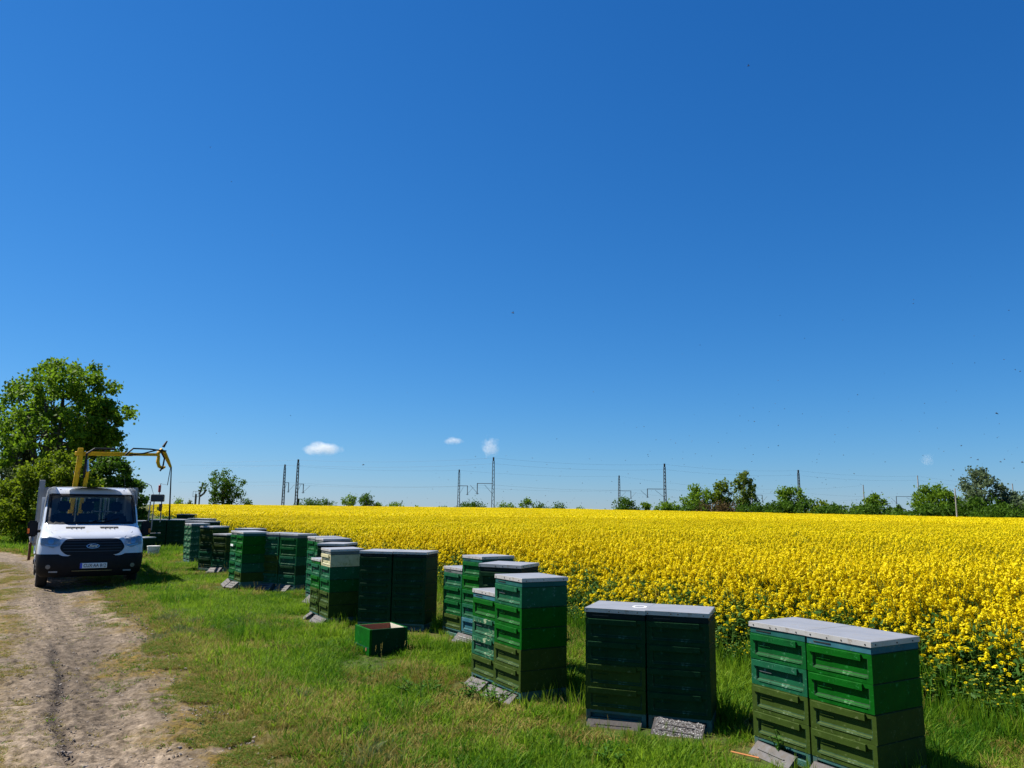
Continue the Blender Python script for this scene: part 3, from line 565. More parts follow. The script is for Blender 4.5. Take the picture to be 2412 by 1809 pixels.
ME_FLOOR = MB().box(-BW/2+.003, BW/2-.003, -BD/2+.05, BD/2-.003, 0, FH).box(-BW/2+.003, -BW/2+.04, -BD/2+.004, -BD/2+.05, 0, FH).box(BW/2-.04, BW/2-.003, -BD/2+.004, -BD/2+.05, 0, FH).box(-BW/2+.04, BW/2-.04, -BD/2+.006, -BD/2+.05, 0, .058).box(-BW/2+.04, BW/2-.04, -BD/2+.004, -BD/2+.05, FH-.022, FH).mesh('floor_board', bevel=.0015)
ME_GLINE = None
rh = random.Random(11)
hive_roots = {}
for h in HV:
    a = R_(h['yaw']); sc = h.get('wide', 1.); cx = h['x']+(math.cos(a)-math.sin(a))*.2635*1.0+(sc-1)*.26*math.cos(a); cy = h['y']+(math.sin(a)+math.cos(a))*.2635
    z0 = gz1(cx, cy)+h.get('dz', 0)
    if h['key'][0] in 'ABCD' and h['key'] not in ('D5', 'D6'): z0 = h.get('dz', 0)
    root = empty('beehive', (cx, cy, z0), a, h['label'], 'beehive', 'green beehives standing in groups along the rapeseed field')
    root.rotation_euler = (R_(rh.uniform(-.5, .5)), R_(rh.uniform(-.5, .5)), a); hive_roots[h['key']] = (root, z0)
    root.scale = (sc, 1, 1)
    link('floor_board', ME_FLOOR, root, M_floor); z = FH+.001; key = h['key']
    near_ = key[0] in 'ABCD' or key in ('E1', 'E2', 'E3', 'E4')
    for ci, c in enumerate(reversed(h['cols'])):
        b = link('hive_box', ME_BOX, root, PAINT[c], (rh.uniform(-.002, .002), rh.uniform(-.002, .002), z), (0, 0, R_(rh.uniform(-.4, .4))))
        if key not in ('G1', 'G2'):
            link('handle_ledge', ME_HAND, b, PAINT[c])
        if near_: link('name_slot', ME_SLOT, b, PAINT['W' if c in 'st' else c])
        z += BH+.002
    r_ = link('feeder_rim', ME_RIM, root, PAINT[h['rim']], (0, 0, z)); 
    if near_: link('vent_slot', ME_VENT, r_, M_dk)
    z += .0445
    lid = bpy.data.objects.new('lid', ME_LID); C.objects.link(lid); lid.parent = root; lid.location = (0, 0, z); lid.rotation_euler = (R_(rh.uniform(-.25, .25)), R_(rh.uniform(-.25, .25)), R_(rh.uniform(-.5, .5)))
    if key[0] in 'ABC':
        for q in (-.235, -.06, .02, .20):
            link('screw', ME_SCREW, lid, None, (q+rh.uniform(-.02, .02), -.2637, .016+rh.uniform(-.003, .003)))
        for q in (-.2, 0, .2):
            link('screw', ME_SCREW, lid, None, (.2637, q+rh.uniform(-.02, .02), .016+rh.uniform(-.003, .003)), (0, 0, R_(90)))
# marks on single hives
root, _ = hive_roots['B1']; m = MB(); n = 28
for ring in range(n):
    a0, a1 = 2*math.pi*ring/n, 2*math.pi*(ring+1)/n
    m.add([(.045*math.cos(a0), .06*math.sin(a0), 0), (.062*math.cos(a0), .082*math.sin(a0), 0), (.062*math.cos(a1), .082*math.sin(a1), 0), (.045*math.cos(a1), .06*math.sin(a1), 0)], [(0, 1, 2, 3)])
lidB = [c for c in root.children if c.name.startswith('lid')][0]; m.build('painted_ring', M_white, lidB, (.17, -.02, .0395))
root, _ = hive_roots['E3']; MB().box(-.17, .06, -BD/2-.022, -BD/2-.0155, 0, .045).build('white_label', M_white, root, (0, 0, FH+3*(BH+.002)+.13), bevel=.002)
# entrance ramps lying in the grass before the hives
def ramp_mesh():
    m = MB(); w = .205; L_ = .135; h = .120        # slopes down away from the hive (-y)
    m.prism([(-L_, 0), (-L_, .012), (0, h), (.012, h), (.012, h-.015), (0, h-.015), (-L_+.018, 0)], -w, w, 'x')
    for s_ in (-1, 1): m.prism([(-L_+.012, .002), (-.004, h-.014), (.008, h-.016), (.008, .002)], s_*w-(.003 if s_ > 0 else -.003), s_*w*.985, 'x')
    return m
def rib(y0, z0):
    m = MB(); A = math.atan2(.108, .135); M_ = Matrix.Translation((0, y0, z0)) @ Matrix.Rotation(A, 4, 'X'); m.box(-.15, .13, -.004, .004, 0, .006, M_); return m
ME_RAMP = ramp_mesh().mesh('slope', bevel=.002); ME_RIB = rib(-.045, .087).mesh('groove_bar'); ME_RIB2 = rib(-.09, .051).mesh('groove_bar')
RL = {'A1': ('grey plastic landing ramp in the grass before the front left hive of the nearest pair', M_ramp, .0, -8), 'A2': ('grey landing ramp cut by the bottom of the picture before the nearest hive', M_ramp, .0, 5), 'B1': ('dark weathered board lying low before the left shaded hive', M_rampd, 0, 2),
      'B2': ('tilted landing ramp covered with crawling bees', M_rampd, 0, -5), 'C4': ('worn grey landing ramp before the peeling hive', M_ramp, 0, -4), 'C5': ('pale landing ramp half sunk in weeds before the tall five box hive', M_ramp, 0, 8),
      'C2': ('crumpled pale landing ramp between the low rear hive and the peeling hive', M_ramp, 0, 14), 'D4': ('left small blue grey landing ramp before the cream topped hive pair', M_ramp, 0, -12), 'D3': ('right small pale landing ramp before the cream topped hive', M_ramp, 0, 8),
      'E1': ('flat pale ramp under the left dim framed hive', M_ramp, 0, 3), 'E2': ('striped pale ramp under the right dim framed hive', M_ramp, 0, -3), 'E3': ('pale ramp before the labelled green hive', M_ramp, 0, -5), 'E4': ('pale ramp before the bright green hive with black side', M_ramp, 0, 6),
      'D6': ('pale ramp before the fourth group, beside tall weeds', M_ramp, 0, 10), 'F2': ('small pale ramp before the low dark hive', M_ramp, 0, 5)}
for key, (lb, m_, dz, tw) in RL.items():
    root, z0 = hive_roots[key]; a = root.rotation_euler.z; d = -.30; x = root.location.x-math.sin(a)*d; y = root.location.y+math.cos(a)*d
    tl = R_(rh.uniform(-5, 5)); r = empty('landing_ramp', (x, y, z0+rh.uniform(-.03, -.005)), a, lb, 'landing ramp', 'landing ramps before the hives', rot=(R_(rh.uniform(-4, 4)), tl, a+R_(tw)))
    if key == 'B1': r.scale = (1.1, 1, .62)
    sl = link('slope', ME_RAMP, r, m_); link('groove_bar', ME_RIB, r, M_dk if m_ == M_ramp else M_rampd); link('groove_bar', ME_RIB2, r, M_dk if m_ == M_ramp else M_rampd)
    if key == 'B2': ramp_b2 = r
# bees: body, stripes and wings in one small mesh
def bee_mesh(name='bee'):
    m = MB(); L = [(-.0065, .0004), (-.005, .0018), (-.002, .0023), (.0005, .0014), (.002, .0019), (.0038, .0017), (.0045, .0009), (.0055, .0013), (.0068, .0005)]
    m.tube([(x, 0, 0) for x, _ in L], [r for _, r in L], 6)
    for s_ in (-1, 1): m.add([(.002, s_*.001, .0016), (.001, s_*.004, .0032), (-.003, s_*.0075, .0042), (-.005, s_*.005, .003)], [(0, 1, 2, 3)], 1)
    return m.mesh(name, [mat('bee_body', (.035, .018, .008), .6, var=.5, vscale=300), mat('bee_wing', (.12, .11, .10), .4)])
ME_BEE = bee_mesh()
bv = np.array([v.co for v in ME_BEE.vertices]); bf = [tuple(p.vertices) for p in ME_BEE.polygons]; bmi = [p.material_index for p in ME_BEE.polygons]
vs = []; fs = []; mi = []; A = math.atan2(.108, .135)
for i in range(720):
    u, v = rh.uniform(-.19, .19), rh.random(); M_ = Matrix.Translation((u, -.13+v*.13, .012+v*.106+.0035)) @ Matrix.Rotation(A, 4, 'X') @ Matrix.Rotation(rh.random()*6.28, 4, 'Z') @ Matrix.Scale(1.15, 4)
    k = len(vs); vs += [M_ @ Vector(c) for c in bv]; fs += [tuple(j+k for j in f) for f in bf]; mi += bmi
me = bpy.data.meshes.new('crawling_bees'); me.from_pydata(vs, [], fs); [me.materials.append(m) for m in (mat('bee_crawling', (.07, .045, .03), .6, var=.6, vscale=200), mat('bee_wing_pale', (.26, .25, .24), .35))]; me.polygons.foreach_set('material_index', mi)
cb = link('crawling_bees', me); cb.matrix_world = Matrix.LocRotScale(ramp_b2.location, ramp_b2.rotation_euler, None); tag(cb, 'mass of bees crawling over the tilted landing ramp', kind='stuff')
# single weeds that stand out of the grass
M_wl = leafmat('weed_plant_leaf', (.035, .12, .010), (.10, .22, .03), .45, inst=False); M_wp = leafmat('pale_weed_leaf', (.10, .16, .07), (.24, .30, .17), .4, inst=False)
def weed_plant(x, y, h, spread, nst, label, mt, leafs=.05):
    r = empty('weed_plant', (x, y, gz1(x, y)-.01), 0, label, 'weed', None); st = MB(); lv = []; lf = []
    for i in range(nst):
        a = rh.random()*6.283; d = spread*rh.random()**.6; hh = h*rh.uniform(.6, 1.05); tx, ty = math.cos(a)*d, math.sin(a)*d; st.tube([(tx*.2, ty*.2, 0), (tx*.6, ty*.6, hh*.5), (tx, ty, hh)], [.005, .004, .002], 4)
        for k in range(9):
            t = rh.uniform(.15, 1.); b = rh.random()*6.283; L_ = leafs*rh.uniform(.6, 1.3)*(1.3-.6*t); c = Vector((tx*t, ty*t, hh*t)); o_ = Vector((math.cos(b), math.sin(b), rh.uniform(-.1, .6))).normalized(); w = Vector((-math.sin(b), math.cos(b), 0))*L_*.35; q = len(lv)
            lv += [c, c+o_*L_*.5+w, c+o_*L_*1.1-Vector((0, 0, L_*.3)), c+o_*L_*.5-w]; lf.append((q, q+1, q+2, q+3))
    st.build('stems', mt, r); me = bpy.data.meshes.new('leaves'); me.from_pydata([tuple(v) for v in lv], [], lf); me.materials.append(mt); fattr(me, 'tint', [rh.random() for _ in lv]); link('leaves', me, r); return r
for px_, py_, h_, sp_, ns_, lb_, m_ in [(752, 1462, .50, .16, 7, 'tall nettle like weed growing up before the cream topped hive', M_wl), (520, 1335, .48, .35, 16, 'bushy pale weed hiding the foot of the low dark hive', M_wp), (1160, 1668, .20, .26, 16, 'fresh green weed overgrowing the ramp of the tall five box hive', M_wl), (1100, 1655, .15, .2, 10, 'low green weed between the ramp and the open grass', M_wl),
        (1440, 1800, .10, .18, 12, 'dark green weed at the bottom edge before the shaded pair', M_wl), (985, 1640, .12, .3, 16, 'broad patch of clover like weed in the middle of the verge', M_wl), (1850, 1795, .22, .12, 7, 'thin weed stalks crossing the ramp of the nearest pair', M_wl), (690, 1392, .26, .2, 9, 'pale weed at the left foot of the fourth group', M_wp)]:
    p_ = on_ground(px_, py_); weed_plant(p_.x, p_.y, h_, sp_, ns_, lb_, m_)
# orange stick before the nearest ramp
p0 = on_ground(1722, 1789); p1 = on_ground(1788, 1801); MB_ = MB().tube([(p0.x, p0.y, .055), ((p0.x+p1.x)/2, (p0.y+p1.y)/2, .05), (p1.x, p1.y, .045)], .006, 6)
tag(MB_.build('stick', mat('orange_wood', (.55, .20, .05), .6)), 'orange brown stick lying in the grass at the nearest ramp', 'stick')
# open empty hive box standing in the grass
def open_box():
    M_in = mat('inner_cream', (.62, .55, .42), .7, var=.12); M_rb = mat('inner_red_brown', (.22, .06, .035), .7, var=.2)
    a = R_(-58); r = empty('open_hive_box', (0, 0, 0), a, 'open empty green box standing alone in the grass before the dark pair', 'wooden box')
    S_ = .50; Hh = .32; t = .03; nr = on_ground(869, 1549); u = Vector((math.cos(a), math.sin(a), 0)); v = Vector((-math.sin(a), math.cos(a), 0))
    c = Vector((nr.x, nr.y, 0))-u*(S_/2)+v*(S_/2); r.location = c; h = S_/2
    MB().box(-h, h, -h, -h+t, .0, Hh).build('front_wall', PAINT['b'], r, bevel=.003); MB().box(h-t, h, -h+t+.001, h-t-.001, 0, Hh).build('side_wall', PAINT['d'], r, bevel=.003)
    MB().box(-h, -h+t, -h+t+.001, h-t-.001, 0, Hh).build('side_wall', PAINT['g'], r, bevel=.003); MB().box(-h, h, h-t, h, 0, Hh).build('back_wall', PAINT['g'], r, bevel=.003)
    MB().box(-h+t+.001, h-t-.001, h-t-.008, h-t-.001, .02, Hh-.004).build('back_lining', M_in, r); MB().box(-h+t+.001, -h+t+.008, -h+t+.001, h-t-.009, .02, Hh-.004).build('red_brown_lining', M_rb, r); MB().box(h-t-.008, h-t-.001, -h+t+.001, h-t-.009, .02, Hh-.004).build('side_lining', M_in, r)
    MB().box(-h+t, h-t, -h+t, h-t, .02, .03).build('inner_floor', M_in, r)
    MB().box(-h+.004, h-.004, -h-.003, -h-.0005, .103, .107).build('seam', PAINT['T'], r)
    MB().tube([(h-.10, -h-.004, .08), (h-.10, -h-.001, .08)], .022, 12).build('entrance_hole', mat('hole_brown', (.20, .08, .03), .7), r)
open_box()
# white bucket
def bucket():
    p = on_ground(360, 1313); r = empty('bucket', (p.x, p.y, gz1(p.x, p.y)+.05), 0, 'white plastic bucket standing in the grass beside the truck', 'bucket'); M_ = mat('bucket_plastic', (.72, .70, .62), .4, var=.05, dirt=(.4, .36, .28), dirt_amt=.15)
    b = MB().tube([(0, 0, 0), (0, 0, .01), (0, 0, .27)], [.165, .175, .20], 28).build('body', M_, r); smooth_angle(b.data)
    b = MB().tube([(0, 0, .262), (0, 0, .295)], .212, 28).build('rim', M_, r); smooth_angle(b.data)
    MB().tube([(-.212, 0, .26), (-.19, -.13, .15), (0, -.225, .11), (.19, -.13, .15), (.212, 0, .26)], .004, 5).build('handle', M_dk, r)
bucket()
# ------------------------------------------------------------------ flatbed truck
M_body = mat('truck_white', (.56, .58, .61), .22, var=.02, coat=.6, dirt=(.5, .48, .43), dirt_amt=.05, dscale=3)
M_blk = mat('black_plastic', (.008, .009, .011), .6, var=.2, spec=.2); M_grey = mat('grey_aluminium', (.22, .23, .24), .5, .5, var=.15, vscale=3)
M_tyre = mat('tyre_rubber', (.018, .018, .018), .85, var=.2); M_rim = mat('steel_rim', (.55, .56, .58), .4, .6, var=.1)
M_int = mat('cab_interior', (.10, .11, .12), .8, var=.2); M_seat = mat('seat_cloth', (.03, .03, .036), .9, var=.2)
M_chr = mat('chrome', (.62, .64, .66), .3, .8, var=.03); M_or = mat('orange_lens', (.85, .16, .01), .3); M_plate = mat('plate_white', (.75, .76, .74), .4, var=.02); M_pblue = mat('plate_blue', (.01, .05, .45), .4)
M_yel = mat('crane_yellow', (.60, .33, .002), .55, var=.15, spec=.2, dirt=(.22, .11, .02), dirt_amt=.2, dscale=7); M_rust = mat('rust_brown', (.16, .06, .03), .8, var=.35)
def glass(name, col, rough=.03, ior=1.45, tint=1.):
    m = bpy.data.materials.new(name); m.use_nodes = True; nt = m.node_tree; N = nt.nodes; L = nt.links; N.remove(N['Principled BSDF'])
    t = N.new('ShaderNodeBsdfTransparent'); t.inputs[0].default_value = tuple(col)+(1,); g = N.new('ShaderNodeBsdfGlossy'); g.inputs['Roughness'].default_value = rough
    f = N.new('ShaderNodeFresnel'); f.inputs[0].default_value = ior; ms = N.new('ShaderNodeMixShader'); L.new(f.outputs[0], ms.inputs[0]); L.new(t.outputs[0], ms.inputs[1]); L.new(g.outputs[0], ms.inputs[2]); L.new(ms.outputs[0], N['Material Output'].inputs[0]); return m
M_wind = glass('windscreen_glass', (.80, .88, .88), rough=.06, ior=1.6); M_lens = glass('lamp_glass', (.8, .84, .86), rough=.25, ior=1.22)
TS = 1.0; TPOS = Vector((-9.02, 17.0, -.02)); TYAW = R_(32)
truck = empty('flatbed_truck', TPOS, TYAW, 'white flatbed truck with black grille parked on the track, crane folded out behind its cab', 'truck'); truck.scale = (TS,)*3
# front line of the body: height, y of the front, half width
LV = [(.26, .10, .93), (.34, .03, 1.0), (.50, .0, 1.02), (.66, .0, 1.03), (.74, .02, 1.03), (.90, .045, 1.03), (1.0, .075, 1.02), (1.08, .13, 1.01), (1.15, .24, 1.0), (1.21, .40, .985), (1.27, .60, .975), (1.33, .82, .965),
      (1.37, .90, .965), (1.52, 1.03, .955), (1.68, 1.17, .945), (1.84, 1.31, .935), (2.02, 1.45, .92), (2.10, 1.53, .91), (2.15, 1.65, .885), (2.18, 1.85, .83), (2.19, 2.1, .75)]
zs_ = [l[0] for l in LV]; ys_ = [l[1] for l in LV]; ws_ = [l[2] for l in LV]
def fy(z): return float(np.interp(z, zs_, ys_))
def fw(z): return float(np.interp(z, zs_, ws_))
def corner_d(z): return .42 if z < 1.2 else .42-.22*min(1, (z-1.2)/.3)
def surf(x, z, off=0.):
    w = fw(z); u = min(1, abs(x)/w); y = fy(z)+corner_d(z)*(1-(1-u**3.2)**(1/3.2))
    return Vector((x, y-off, z))
COLS = [-1, -.995, -.98, -.955, -.91, -.84, -.72, -.55, -.35, -.12, .12, .35, .55, .72, .84, .91, .955, .98, .995, 1]
REAR = 2.35
def shell(levels, cols, closed_side, hole=None):
    m = MB(); rows = []
    for z in levels:
        w = fw(z); r = []
        if closed_side: r.append(Vector((-w, REAR if z > .7 else .5, z)))
        if closed_side and z > .7: r.append(Vector((-w, 1.35, z)))
        elif closed_side: r.append(Vector((-w, .47, z)))
        for c in cols: r.append(surf(c*w, z))
        if closed_side and z > .7: r.append(Vector((w, 1.35, z)))
        elif closed_side: r.append(Vector((w, .47, z)))
        if closed_side: r.append(Vector((w, REAR if z > .7 else .5, z)))
        rows.append(r)
    k = len(rows[0]); vs = [p for r in rows for p in r]; fs = []
    for i in range(len(rows)-1):
        for j in range(k-1):
            if hole and hole(levels[i], levels[i+1], j, k): continue
            fs.append((i*k+j, i*k+j+1, (i+1)*k+j+1, (i+1)*k+j))
    m.add(vs, fs); return m
lv = [l[0] for l in LV if l[0] > .7]
def hole(z0, z1, j, k):
    if z0 >= 1.36 and z1 <= 2.03: 
        if 5 <= j <= k-7: return True
        if (j == 0 or j == k-2): return False
        if j == 1 or j == k-3: return True
    return False
sh = shell(lv, COLS, True, hole); top = len(sh.v)
b = sh.build('cab_body', M_body, truck); 
bm = bmesh.new(); bm.from_mesh(b.data)      # close the roof and the rear wall
zr = max(v.co.z for v in bm.verts); ed = [v for v in bm.verts if abs(v.co.z-zr) < 1e-4]; ed.sort(key=lambda v: (v.co.x)); 
bm.faces.new([v for v in ed]) if False else bmesh.ops.contextual_create(bm, geom=ed)
bm.to_mesh(b.data); bm.free(); smooth_angle(b.data, 42)
MB().add([(-.75, 2.1, 2.191), (.75, 2.1, 2.191), (.85, REAR, 2.18), (-.85, REAR, 2.18), (-.78, 1.85, 2.185), (.78, 1.85, 2.185)], [(0, 1, 2, 3)]).build('roof_panel', M_body, truck)
m = MB().box(-1.02, 1.02, REAR-.03, REAR, .5, 1.36).box(-1.0, -.62, REAR-.03, REAR, 1.36, 1.95).box(.62, 1.0, REAR-.03, REAR, 1.36, 1.95).box(-.86, .86, REAR-.03, REAR, 1.95, 2.14); m.build('rear_wall', M_body, truck)
MB().box(-.62, .62, REAR-.02, REAR-.012, 1.36, 1.95).build('rear_window', M_wind, truck)
# windscreen with dark frit border
gl = MB(); zz = [1.36, 1.52, 1.68, 1.84, 2.025]; cc = np.linspace(-.915, .915, 15); vs = [surf(c*fw(z), z, .012) for z in zz for c in cc]; gl.add(vs, [(i*15+j, i*15+j+1, (i+1)*15+j+1, (i+1)*15+j) for i in range(4) for j in range(14)])
wd = gl.build('windscreen', M_wind, truck); smooth_angle(wd.data, 60)
def band(zs, xs, off):  # strip on the front surface between two outlines
    m = MB(); n = len(xs)
    return m
fr = MB()
def fstrip(pa, pb, m, off=.015, n=14):
    A = [surf(*(Vector(pa[0]).lerp(Vector(pa[1]), t)), off) for t in np.linspace(0, 1, n)]; B = [surf(*(Vector(pb[0]).lerp(Vector(pb[1]), t)), off) for t in np.linspace(0, 1, n)]
    m.add(A+B, [(i, i+1, n+i+1, n+i) for i in range(n-1)])
w1, w2 = .9*fw(1.37), .915*fw(2.0)
fstrip(((-w1, 1.355), (w1, 1.355)), ((-w1+.02, 1.41), (w1-.02, 1.41)), fr); fstrip(((-w2, 2.03), (w2, 2.03)), ((-w2+.02, 1.99), (w2-.02, 1.99)), fr)
for s_ in (-1, 1): fstrip(((s_*w1, 1.36), (s_*w2, 2.01)), ((s_*(w1-.035), 1.36), (s_*(w2-.035), 2.01)), fr)
fr.build('windscreen_seal', M_blk, truck)
# interior
MB().box(-.88, .88, .98, 1.32, 1.15, 1.34).box(-.85, .85, .95, 1.1, 1.34, 1.37).build('dashboard', M_int, truck, bevel=.02)
MB().box(-.95, .95, .8, REAR-.05, .72, .76).build('cab_floor', M_int, truck)
MB().box(-.8, .8, 1.6, REAR-.05, 2.08, 2.10).build('headliner', mat('headliner', (.25, .26, .26), .9), truck)
for x in (-.55, -.06, .55):
    r = MB().box(x-.23, x+.23, 1.85, 2.0, .95, 1.58).build('seat', M_seat, truck, bevel=.05, seg=2)
    MB().box(x-.13, x+.13, 1.86, 1.95, 1.62, 1.86).build('headrest', M_seat, r, bevel=.04, seg=2)
st = MB(); st.tube([(.55+.19*math.cos(t), 1.38-.06*math.sin(t), 1.38+.17*math.sin(t)) for t in np.linspace(0, 6.283, 25)], .014, 6); st.tube([(.36, 1.38, 1.38), (.74, 1.38, 1.38)], .018, 5); st.build('steering_wheel', M_blk, truck)
for x in (-.62, .0, .35): MB().tube([(x, REAR+.1, 1.4), (x, REAR+.1, 1.95)], .028, 6).build('guard_bar', M_rim, truck)
MB().tube([(.1, REAR+.08, 1.62), (.85, REAR+.08, 1.62)], .018, 6).build('guard_bar', M_rim, truck)
MB().box(-.06, .22, 1.12, 1.22, 1.37, 1.42).build('paper_note', M_white, truck, bevel=.005)
MB().box(-.14, .14, 1.46, 1.5, 1.86, 1.93).build('mirror_inside', M_blk, truck, bevel=.01)
# lower black bumper
lb = shell([l[0] for l in LV if l[0] <= .74], COLS, True); bb = lb.build('bumper', M_blk, truck); bb.scale = (1.006, 1, 1); bb.location = (0, -.006, 0); smooth_angle(bb.data, 50)
def patch(name, outl, off, mt, parent=truck, rings=5, sm=True):
    cx = sum(p[0] for p in outl)/len(outl); cz = sum(p[1] for p in outl)/len(outl); m = MB(); n = len(outl); vs = [surf(cx, cz, off)]
    for k in range(1, rings+1):
        for p in outl: vs.append(surf(cx+(p[0]-cx)*k/rings, cz+(p[1]-cz)*k/rings, off))
    fs = [(0, 1+i, 1+(i+1) % n) for i in range(n)]
    for k in range(1, rings):
        a = 1+(k-1)*n; c = 1+k*n; fs += [(a+i, c+i, c+(i+1) % n, a+(i+1) % n) for i in range(n)]
    last = 1+(rings-1)*n; k0 = len(vs)    # thickness back into the body
    vs += [surf(cx+(p[0]-cx), cz+(p[1]-cz), off-.03) for p in outl]; fs += [(last+i, k0+i, k0+(i+1) % n, last+(i+1) % n) for i in range(n)]
    m.add(vs, fs); o = m.build(name, mt, parent); smooth_angle(o.data, 50); return o
def rpoly(pts, r=.05, n=4):
    out = []; k = len(pts)
    for i in range(k):
        p0, p1, p2 = Vector(pts[i-1]), Vector(pts[i]), Vector(pts[(i+1) % k]); a = p1+(p0-p1).normalized()*r; c = p1+(p2-p1).normalized()*r
        for t in np.linspace(0, 1, n): out.append(tuple(a*(1-t)**2+p1*2*t*(1-t)+c*t*t))
    return out
patch('grille_surround', rpoly([(-.60, .70), (.60, .70), (.76, .86), (.62, 1.085), (-.62, 1.085), (-.76, .86)], .10), .008, M_body)
gr = patch('grille', rpoly([(-.50, .72), (.50, .72), (.64, .87), (.52, 1.06), (-.52, 1.06), (-.64, .87)], .08), .016, M_blk)
for z in (.79, .85, .91, .97, 1.02):
    hw_ = .56 if z < .99 else .5; m = MB(); fstrip(((-hw_, z), (hw_, z)), ((-hw_, z+.012), (hw_, z+.012)), m, .028); m.build('grille_bar', mat('grille_bar', (.03, .032, .036), .35) if z == .79 else bpy.data.materials['grille_bar'], gr)
ov = [(.125*math.cos(t), .905+.048*math.sin(t)) for t in np.linspace(0, 6.283, 25)[:-1]]
bd = patch('badge', ov, .032, M_chr, truck, 3); patch('badge_field', [(x*.9, .905+(z-.905)*.82) for x, z in ov], .036, mat('badge_dark_blue', (.01, .02, .07), .3), bd, 3)
def text(name, body, size, loc, mt, parent, rot=(math.pi/2, 0, 0), ext=.001, sx=1., shear=0.):
    cu = bpy.data.curves.new(name, 'FONT'); cu.body = body; cu.size = size; cu.align_x = 'CENTER'; cu.align_y = 'CENTER'; cu.extrude = ext; cu.offset = size*.012; cu.shear = shear; cu.resolution_u = 3
    o = bpy.data.objects.new(name, cu); C.objects.link(o); dg = bpy.context.evaluated_depsgraph_get(); me = bpy.data.meshes.new_from_object(o.evaluated_get(dg)); bpy.data.objects.remove(o); me.materials.clear(); me.materials.append(mt)
    o = bpy.data.objects.new(name, me); C.objects.link(o); o.parent = parent; o.location = loc; o.rotation_euler = rot; o.scale = (sx, 1, 1); return o
text('badge_lettering', 'Ford', .075, (0, surf(0, .905).y-.04, .907), M_chr, bd, shear=.4)
for s_ in (-1, 1):
    hl = patch('headlight', rpoly([(s_*.60, .93), (s_*.74, .86), (s_*.985, .93), (s_*1.0, 1.10), (s_*.86, 1.13), (s_*.62, 1.06)], .035), .006, mat('lamp_housing', (.42, .44, .46), .5, .1) if s_ < 0 else bpy.data.materials['lamp_housing'])
    patch('lamp_lens', rpoly([(s_*.61, .935), (s_*.74, .868), (s_*.975, .935), (s_*.99, 1.095), (s_*.86, 1.12), (s_*.63, 1.055)], .03), .022, M_lens, hl)
    patch('reflector', [(s_*(.79+.055*math.cos(t)), 1.0+.055*math.sin(t)) for t in np.linspace(0, 6.283, 17)[:-1]], .014, M_chr, hl, 2)
    patch('light_strip', rpoly([(s_*.64, .915), (s_*.70, .90), (s_*.90, .925), (s_*.90, .95), (s_*.66, .94)], .008), .014, M_chr, hl, 2)
    patch('fog_lamp', [(s_*(.80+.045*math.cos(t)), .48+.045*math.sin(t)) for t in np.linspace(0, 6.283, 17)[:-1]], .012, M_grey, bb, 3)
    patch('washer_lid', rpoly([(s_*.62, .36), (s_*.78, .36), (s_*.78, .39), (s_*.62, .39)], .008), .012, mat('washer_lid_grey', (.3, .3, .3), .5) if s_ < 0 else bpy.data.materials['washer_lid_grey'], bb, 2)
# bonnet vents, wipers, seams
for s_ in (-1, 1):
    vt = patch('bonnet_vent', rpoly([(s_*.16, 1.262), (s_*.52, 1.262), (s_*.52, 1.30), (s_*.14, 1.30)], .01), .006, M_blk, truck, 3)
    for q in (.24, .33, .42): MB().box(s_*q-.004, s_*q+.004, fy(1.26)-.03, fy(1.30)-.01, 1.268, 1.292).build('vent_rib', M_grey, vt)
    MB().tube([surf(s_*.12-.35, 1.375, .03), surf(s_*.12+.1, 1.40, .035), surf(s_*.12+.42, 1.47, .03)], .011, 5).build('wiper', M_blk, truck)
    MB().tube([surf(s_*.62, 1.09, .004), surf(s_*.78, 1.18, .004), surf(s_*.90, 1.30, .004)], .004, 4).build('bonnet_seam', M_blk, truck)
    MB().prism([(0, 0), (.10, 0), (.05, .035)], -.02, .02, 'y', Matrix.Translation((s_*.66-.05, 1.62, 2.10))).build('roof_clip', M_blk, truck)
    # side glass, door line, mirror
    m = MB(); m.add([Vector((s_*(fw(z)+.004), y, z)) for y, z in ((1.18, 1.40), (2.2, 1.40), (2.2, 1.95), (1.62, 1.95))], [(0, 1, 2, 3)]); m.build('side_window', M_int, truck)
    mr = MB().box(s_*1.14-.10, s_*1.14+.10, 1.02, 1.12, 1.08, 1.42).build('mirror', M_blk, truck, bevel=.03, seg=2)
    MB().tube([(s_*.98, 1.15, 1.20), (s_*1.10, 1.09, 1.18)], .035, 6).build('mirror_arm', M_blk, mr)
    MB().box(s_*1.215-.022, s_*1.215+.022, 1.00, 1.06, 1.15, 1.25).build('indicator', M_or, mr, bevel=.008)
MB().tube([(.70, 1.72, 2.12), (.66, 1.85, 2.50)], .006, 5).build('antenna', M_blk, truck)
# number plate
py = surf(0, .50).y; pl = MB().box(-.215, .30, py-.022, py-.010, .44, .55).build('number_plate', M_plate, truck, bevel=.004)
MB().box(-.215, -.175, py-.0235, py-.0222, .442, .548).build('country_band', M_pblue, pl)
text('plate_lettering', 'CUX·AA 812', .098, (.065, py-.0235, .493), M_blk, pl, sx=.80)
MB().box(-.36, .40, py-.012, py+.01, .385, .392).build('bumper_strip', mat('gold_strip', (.35, .28, .12), .4, .5), bb)
